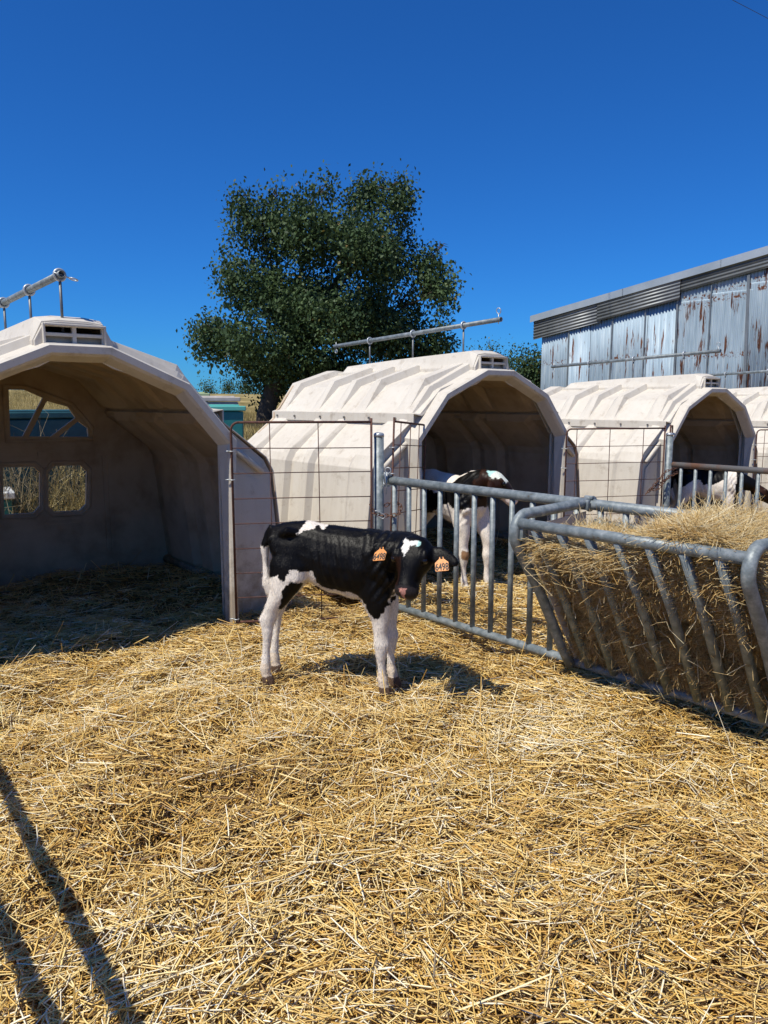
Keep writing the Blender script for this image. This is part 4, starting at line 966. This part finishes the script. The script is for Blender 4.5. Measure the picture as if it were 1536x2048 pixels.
# ------------------------------------------------------------------ bins and clutter behind the hutches
def bin_(name, loc, dims, rz, body, lid, label, cat='bin'):
    x, y, z = loc; t = empty(name, loc, rz, label, cat); a, b, h = dims
    MB().loft([[(sx * a / 2 * k, sy * b / 2 * k, z_) for sx, sy in ((-1, -1), (1, -1), (1, 1), (-1, 1))] for z_, k in ((-.2, .93), (h - .05, 1.0))]).build('bin_body', M[body], t, bevel=.02)
    mb = MB(); mb.box((0, 0, h - .01), (a + .06, b + .06, .07)); mb.box((0, 0, h + .03), (a - .1, b - .1, .03)); mb.build('lid', M[lid], t, bevel=.012)
    return t
def gz(x, y): return float(ground(x, y))
bin_('teal_bin', (-2.62, 11.2, gz(-2.62, 11.2)), (.95, .8, 1.5 - gz(-2.62, 11.2) - .09), R(20), 'teal', 'teallid', 'teal plastic bin with pale lid between the two nearest hutches')
bin_('green_bin', (-3.55, 13.6, gz(-3.55, 13.6)), (.75, .7, 1.62 - gz(-3.55, 13.6)), R(15), 'palegreen', 'palegreen', 'small pale green bin behind the teal bin on the slope')
bin_('flat_lidded_crate', (-3.0, 12.6, gz(-3.0, 12.6)), (1.05, .8, 1.545 - gz(-3.0, 12.6)), R(18), 'pinklid', 'pinklid', 'crate with a dull flat lid just behind the teal bin')
bin_('teal_bin', (-4.05, 8.6, gz(-4.05, 8.6)), (1.7, .8, 1.36 - gz(-4.05, 8.6)), R(35), 'dteal', 'dteal', 'dark teal bin seen through the upper window of the empty hutch')
bin_('dark_teal_cabinet', (-5.05, 8.9, gz(-5.05, 8.9)), (.42, .4, 1.9), R(35), 'dteal', 'dteal', 'tall dark teal cabinet seen through the window of the empty hutch', 'cabinet')
bin_('white_box', (-4.0, 7.35, gz(-4.0, 7.35)), (.55, .5, .62), R(30), 'teal', 'whitebox', 'low grey box with white lid seen through the lower window', 'box')

def weeds(name, x, y, rad, hgt, n_, label, green=.0, group='dry weeds'):
    parts = []; x0 = rng.normal(0, rad * .5, n_); y0 = rng.normal(0, rad * .5, n_)
    h_ = hgt * rng.uniform(.5, 1.1, n_); g_ = ground(x + x0, y + y0) - gz(x, y); pit_ = np.clip(rng.normal(1.3, .2, n_), .6, 1.57)
    yaw_ = rng.uniform(0, 6.28, n_)
    b_ = np.stack([x0, y0, g_ + h_ * .48], -1)
    parts.append(strands(b_, yaw_, pit_, h_, rng.uniform(.005, .010, n_), np.clip(rng.normal(.6, .2, n_), 0, 1), 2, .12, 1., 3, None, .4))
    k = 9; bi = np.repeat(np.arange(n_), k); f_ = rng.uniform(.3, 1., n_ * k)
    d_ = np.stack([np.cos(yaw_) * np.cos(pit_), np.sin(yaw_) * np.cos(pit_), np.sin(pit_)], -1)[bi]
    bb = b_[bi] + d_ * ((f_ - .5) * h_[bi])[:, None]; l_ = rng.uniform(.05, .17, n_ * k) * hgt
    yw = rng.uniform(0, 6.28, n_ * k); pt = rng.uniform(.1, 1.1, n_ * k)
    bb = bb + np.stack([np.cos(yw) * np.cos(pt), np.sin(yw) * np.cos(pt), np.sin(pt)], -1) * (l_ / 2)[:, None]
    parts.append(strands(bb, yw, pt, l_, rng.uniform(.004, .011, n_ * k), np.clip(rng.normal(.5, .25, n_ * k), 0, 1), 1, .2, .4, 3, None, .5))
    v, q, r = merge(parts); o = link(name, fast_mesh(name, v, q, M['weed' if not green else 'drygrass'], {'rnd': ('FLOAT', r)})); o.location = (x, y, gz(x, y))
    return tag(o, label, 'weeds', group)
weeds('dry_weed_clump', -3.72, 7.5, .5, 1.35, 60, 'branching dead weeds seen through the upper hutch window')
weeds('dry_weed_clump', -3.05, 7.9, .6, .95, 220, 'dense dry weeds seen through the lower right hutch window', 1)
weeds('dry_weed_clump', -3.5, 8.2, .6, .9, 120, 'grey dead weeds seen through the lower left hutch window')
weeds('dry_weed_clump', -1.95, 9.6, .55, .95, 240, 'tall dry weeds right of the teal bin, behind the gap')
weeds('dry_weed_clump', -2.2, 8.4, .35, .85, 40, 'thin pale weed stalks in front of the teal bin')
weeds('dry_weed_clump', -1.75, 11.5, .7, 1.1, 260, 'shaggy brown weeds below the big tree trunk')

# ------------------------------------------------------------------ trees
def leaf_mesh(name, pts, size, mat, droop=.5, rndc=None):
    n_ = len(pts); rg = rng
    yaw = rg.uniform(0, 6.28, n_); pit = rg.normal(-droop, .5, n_)
    d = np.stack([np.cos(yaw) * np.cos(pit), np.sin(yaw) * np.cos(pit), np.sin(pit)], -1)
    s_ = np.cross(d, rg.normal(0, 1, (n_, 3)) + np.array([0, 0, 1.2])); s_ /= np.linalg.norm(s_, axis=1, keepdims=True) + 1e-9
    nn = np.cross(s_, d); l = size * rg.uniform(.65, 1.3, (n_, 1)); w = l * rg.uniform(.5, .75, (n_, 1))
    v = np.stack([pts, pts + d * l * .5 + s_ * w * .5 + nn * l * .08, pts + d * l, pts + d * l * .5 - s_ * w * .5 + nn * l * .08], 1).reshape(-1, 3)
    q = np.arange(n_ * 4).reshape(-1, 4)
    r_ = np.repeat(np.clip(rndc if rndc is not None else rg.uniform(0, 1, n_), 0, 1), 4)
    return fast_mesh(name, v, q, mat, {'rnd': ('FLOAT', r_)})

def tree(name, base, trunk_pts, lobes, nleaf, size, label, mat='leaf', twig=18, group='trees behind the hutches', tr=.22, thr=-.25, freq=3.2, spread=2.0):
    """lobes: (x,y,z,rx,ry,rz) relative to base"""
    root = empty(name, base, 0, label, 'tree', group)
    mb = MB(); mb.tube([Vector(p[:3]) for p in trunk_pts], [p[3] for p in trunk_pts], 10)
    mb.build('trunk', M['bark'], root, True)
    top = Vector(trunk_pts[-1][:3]); mid = Vector(trunk_pts[-2][:3]); br = MB()
    for (x, y, z, rx, ry, rz) in lobes:
        e = Vector((x, y, z)); start = mid; big_ = [Vector(l[:3]) for l in lobes if l[3] > rx * 1.5]
        if big_ and len(lobes) > 12: start = min(big_, key=lambda b_: (b_ - e).length)
        m_ = start.lerp(e, .5) + Vector((random.uniform(-.2, .2), random.uniform(-.2, .2), random.uniform(.0, .3)))
        kk = 1 if start is mid else .4
        br.tube([start, m_, e, e + (e - m_) * .08], [tr * .45 * kk, tr * .3 * kk, tr * .14 * kk, tr * .05], 7)
        for k in range(5):
            a = random.uniform(0, 6.28); b = random.uniform(-.3, 1.2); t_ = e + Vector((rx * math.cos(a) * math.cos(b), ry * math.sin(a) * math.cos(b), rz * math.sin(b))) * .72
            st = m_.lerp(e, random.uniform(.4, 1)); br.tube([st, st.lerp(t_, .5) + Vector((0, 0, .08)), t_], [tr * .11, tr * .07, tr * .025], 5)
    br.build('limbs', M['bark'], root, True)
    vol = np.array([l[3] * l[4] * l[5] for l in lobes]) ** .75; nt = int(nleaf / twig)
    pick = rng.choice(len(lobes), nt, p=vol / vol.sum()); L_ = np.array(lobes)[pick]
    u = rng.normal(0, 1, (nt, 3)); u /= np.linalg.norm(u, axis=1, keepdims=True); rad = rng.uniform(.25, 1.0, (nt, 1)) ** .55 * np.where(rng.uniform(0, 1, (nt, 1)) < .10, rng.uniform(1.0, 1.17, (nt, 1)), 1)
    ph = (u * np.array([3.1, 2.7, 3.7])); lump = 1 + .16 * np.sin(ph[:, :1] * 2.2 + pick[:, None]) * np.sin(ph[:, 1:2] * 2.6 + 2 * pick[:, None]) + .12 * np.sin(ph[:, 2:3] * 3 + pick[:, None])
    c = L_[:, :3] + u * rad * lump * L_[:, 3:6]
    g = np.sin(freq * c[:, 0] + 1.3) * np.sin(freq * .9 * c[:, 1] + .4) + np.sin(freq * 1.1 * c[:, 2] + .7 + c[:, 0]) * .8
    c = c[g > thr]; nt = len(c)
    dens = rng.uniform(.5, 1.4, nt); bi = np.repeat(np.arange(nt), np.maximum(3, (twig * dens)).astype(int))
    sp = size * spread; off = rng.normal(0, 1, (len(bi), 3)) * np.array([sp, sp, sp * 1.25]); off[:, 2] -= np.abs(rng.normal(0, sp * .8, len(bi)))
    p = c[bi] + off
    rn = np.clip(rng.uniform(0, .55, nt)[bi] + rng.uniform(0, .36, len(bi)) + (rng.uniform(0, 1, len(bi)) < .03) * .3, 0, 1)
    link('crown', leaf_mesh(name + '_crown', p, size, M[mat], .7, rn), None, root)
    return root

# the big pear-shaped tree: lobes given as (right, depth, up, radii) in metres from the trunk foot
D = 22.0
def px(X_, Y_, d=D):
    v_ = Vector(((X_ - 768) / 1500, 1, -(Y_ - 1024) / 1500)); v_.rotate(Matrix.Rotation(R(-8.382), 3, 'X')); v_ *= d / v_.y; return v_.x, 1.5 + v_.z
bx, bz = px(528, 800); base = (bx, D, gz(bx, D) - .1)
def lobe(X_, Y_, rX, rY, dd=0, rd=None):
    a, b = px(X_, Y_ + 12); k = D * .83 / 1500; return (a - base[0], dd, b - base[2], rX * k, (rd or (rX + rY) / 2) * k, rY * k)
lobes = [lobe(520, 440, 75, 75, .3), lobe(630, 440, 85, 85, -.5), lobe(745, 415, 78, 72, .4), lobe(500, 540, 70, 75, -.3), lobe(600, 560, 105, 95, .5, 110), lobe(720, 520, 90, 95, -.7), lobe(790, 480, 45, 60, .8),
         lobe(868, 520, 42, 60, .2), lobe(865, 585, 48, 55, -.4), lobe(450, 640, 62, 55, .2), lobe(425, 660, 42, 38, -.3), lobe(540, 660, 100, 80, -.9, 100), lobe(660, 650, 105, 90, -.6, 110), lobe(780, 620, 85, 85, .1, 100),
         lobe(480, 720, 55, 42, .5), lobe(570, 735, 85, 55, .8, 90), lobe(680, 735, 90, 60, .6, 95), lobe(800, 705, 85, 60, .5, 90), lobe(880, 660, 38, 42, .2), lobe(740, 790, 110, 40, .9, 80), lobe(600, 600, 80, 90, 1.4), lobe(720, 610, 80, 90, 1.3),
         lobe(480, 385, 26, 34, .1), lobe(555, 372, 24, 30, .3), lobe(640, 372, 34, 30, .0), lobe(735, 365, 40, 28, .2), lobe(800, 375, 26, 34, -.1), lobe(885, 480, 22, 28, .1)]
tree('broadleaf_tree', base, [(0, 0, -.4, .34), (.02, .1, .5, .26), (.3, .15, 1.4, .24), (.9, .2, 2.6, .20), (1.3, .2, 3.8, .13)], lobes, 150000, .115, 'big dark green broadleaf tree standing alone on the dry hillside', tr=.17, thr=-.22, twig=30, freq=3.0, spread=1.55)
def small_tree(name, X_, Yt, Yb, w, d, label, mat, nl, sz):
    cx, zt = px(X_, Yt, d); g_ = gz(cx, d); zb_ = px(X_, Yb, d)[1]
    h = zt - g_; k = d * 1.02 / 1500; wr = w * k / 2; zc = (zt + max(zb_, g_)) / 2 - g_; hr = (zt - max(zb_, g_)) / 2
    lb = [(0, 0, zc, wr * .7, wr * .7, hr * .75)] + [(wr * .65 * math.cos(a), wr * .65 * math.sin(a), zc + hr * random.uniform(-.4, .55), wr * .42, wr * .42, hr * .42) for a in np.linspace(0, 5.4, 6)] + [(random.uniform(-.3, .3) * wr, 0, zc + hr * .72, wr * .25, wr * .25, hr * .32)]
    return tree(name, (cx, d, g_ - .05), [(0, 0, -.3, .14 * h / 5), (.05, 0, h * .25, .10 * h / 5), (.0, 0, h * .5, .07 * h / 5), (0, 0, h * .75, .04 * h / 5)], lb, nl, sz, label, mat, 14, tr=.10 * h / 5, thr=-.5)
small_tree('small_tree', 975, 668, 850, 125, 27, 'pale green small tree behind the second hutch roof', 'leaf2', 9000, .085)
small_tree('small_tree', 1025, 722, 850, 75, 25, 'low bushy tree between the pale tree and the barn', 'leaf2', 5000, .08)
small_tree('leafy_bush', 1066, 682, 860, 62, 21, 'dark leafy bush growing against the barn corner', 'leaf', 6000, .085)
small_tree('small_tree', 880, 690, 850, 110, 24, 'dark lower tree tucked behind the big tree on its right', 'leaf', 6000, .085)
small_tree('distant_conifer', 455, 756, 790, 16, 70, 'small dark conifer on the skyline left of the big tree', 'leaf', 900, .16)
small_tree('distant_tree', 490, 759, 786, 34, 70, 'round distant tree on the skyline beside the conifer', 'leaf', 1400, .18)
small_tree('distant_bush', 417, 766, 784, 26, 65, 'low scrubby bush on the skyline above the pale green bin', 'leaf', 700, .16)
small_tree('distant_tree', 560, 760, 790, 60, 60, 'spreading distant trees glimpsed beneath the big tree crown', 'leaf', 1800, .17)

# overhead cable in the top right corner of the sky
a_, b_ = Vector((8.6, 18.2, 13.1)), Vector((14.0, 20.0, 13.0))
def sky_pt(X_, Y_, d):
    v_ = Vector(((X_ - 768) / 1500, 1, -(Y_ - 1024) / 1500)); v_.rotate(Matrix.Rotation(R(-8.382), 3, 'X')); return Vector((0, 0, 1.5)) + v_ * d
c0, c1 = sky_pt(1465, 0, 24), sky_pt(1536, 37, 27); dv = (c1 - c0)
cab = MB().tube([c0 - dv * 6, c0 - dv * 2, c0, c1, c1 + dv * 2, c1 + dv * 5], .008, 6).build('overhead_cable', M['cable'], None, True)
tag(cab, 'thin dark overhead cable crossing the blue sky above the barn', 'cable')

scene.render.resolution_x = 768; scene.render.resolution_y = 1024
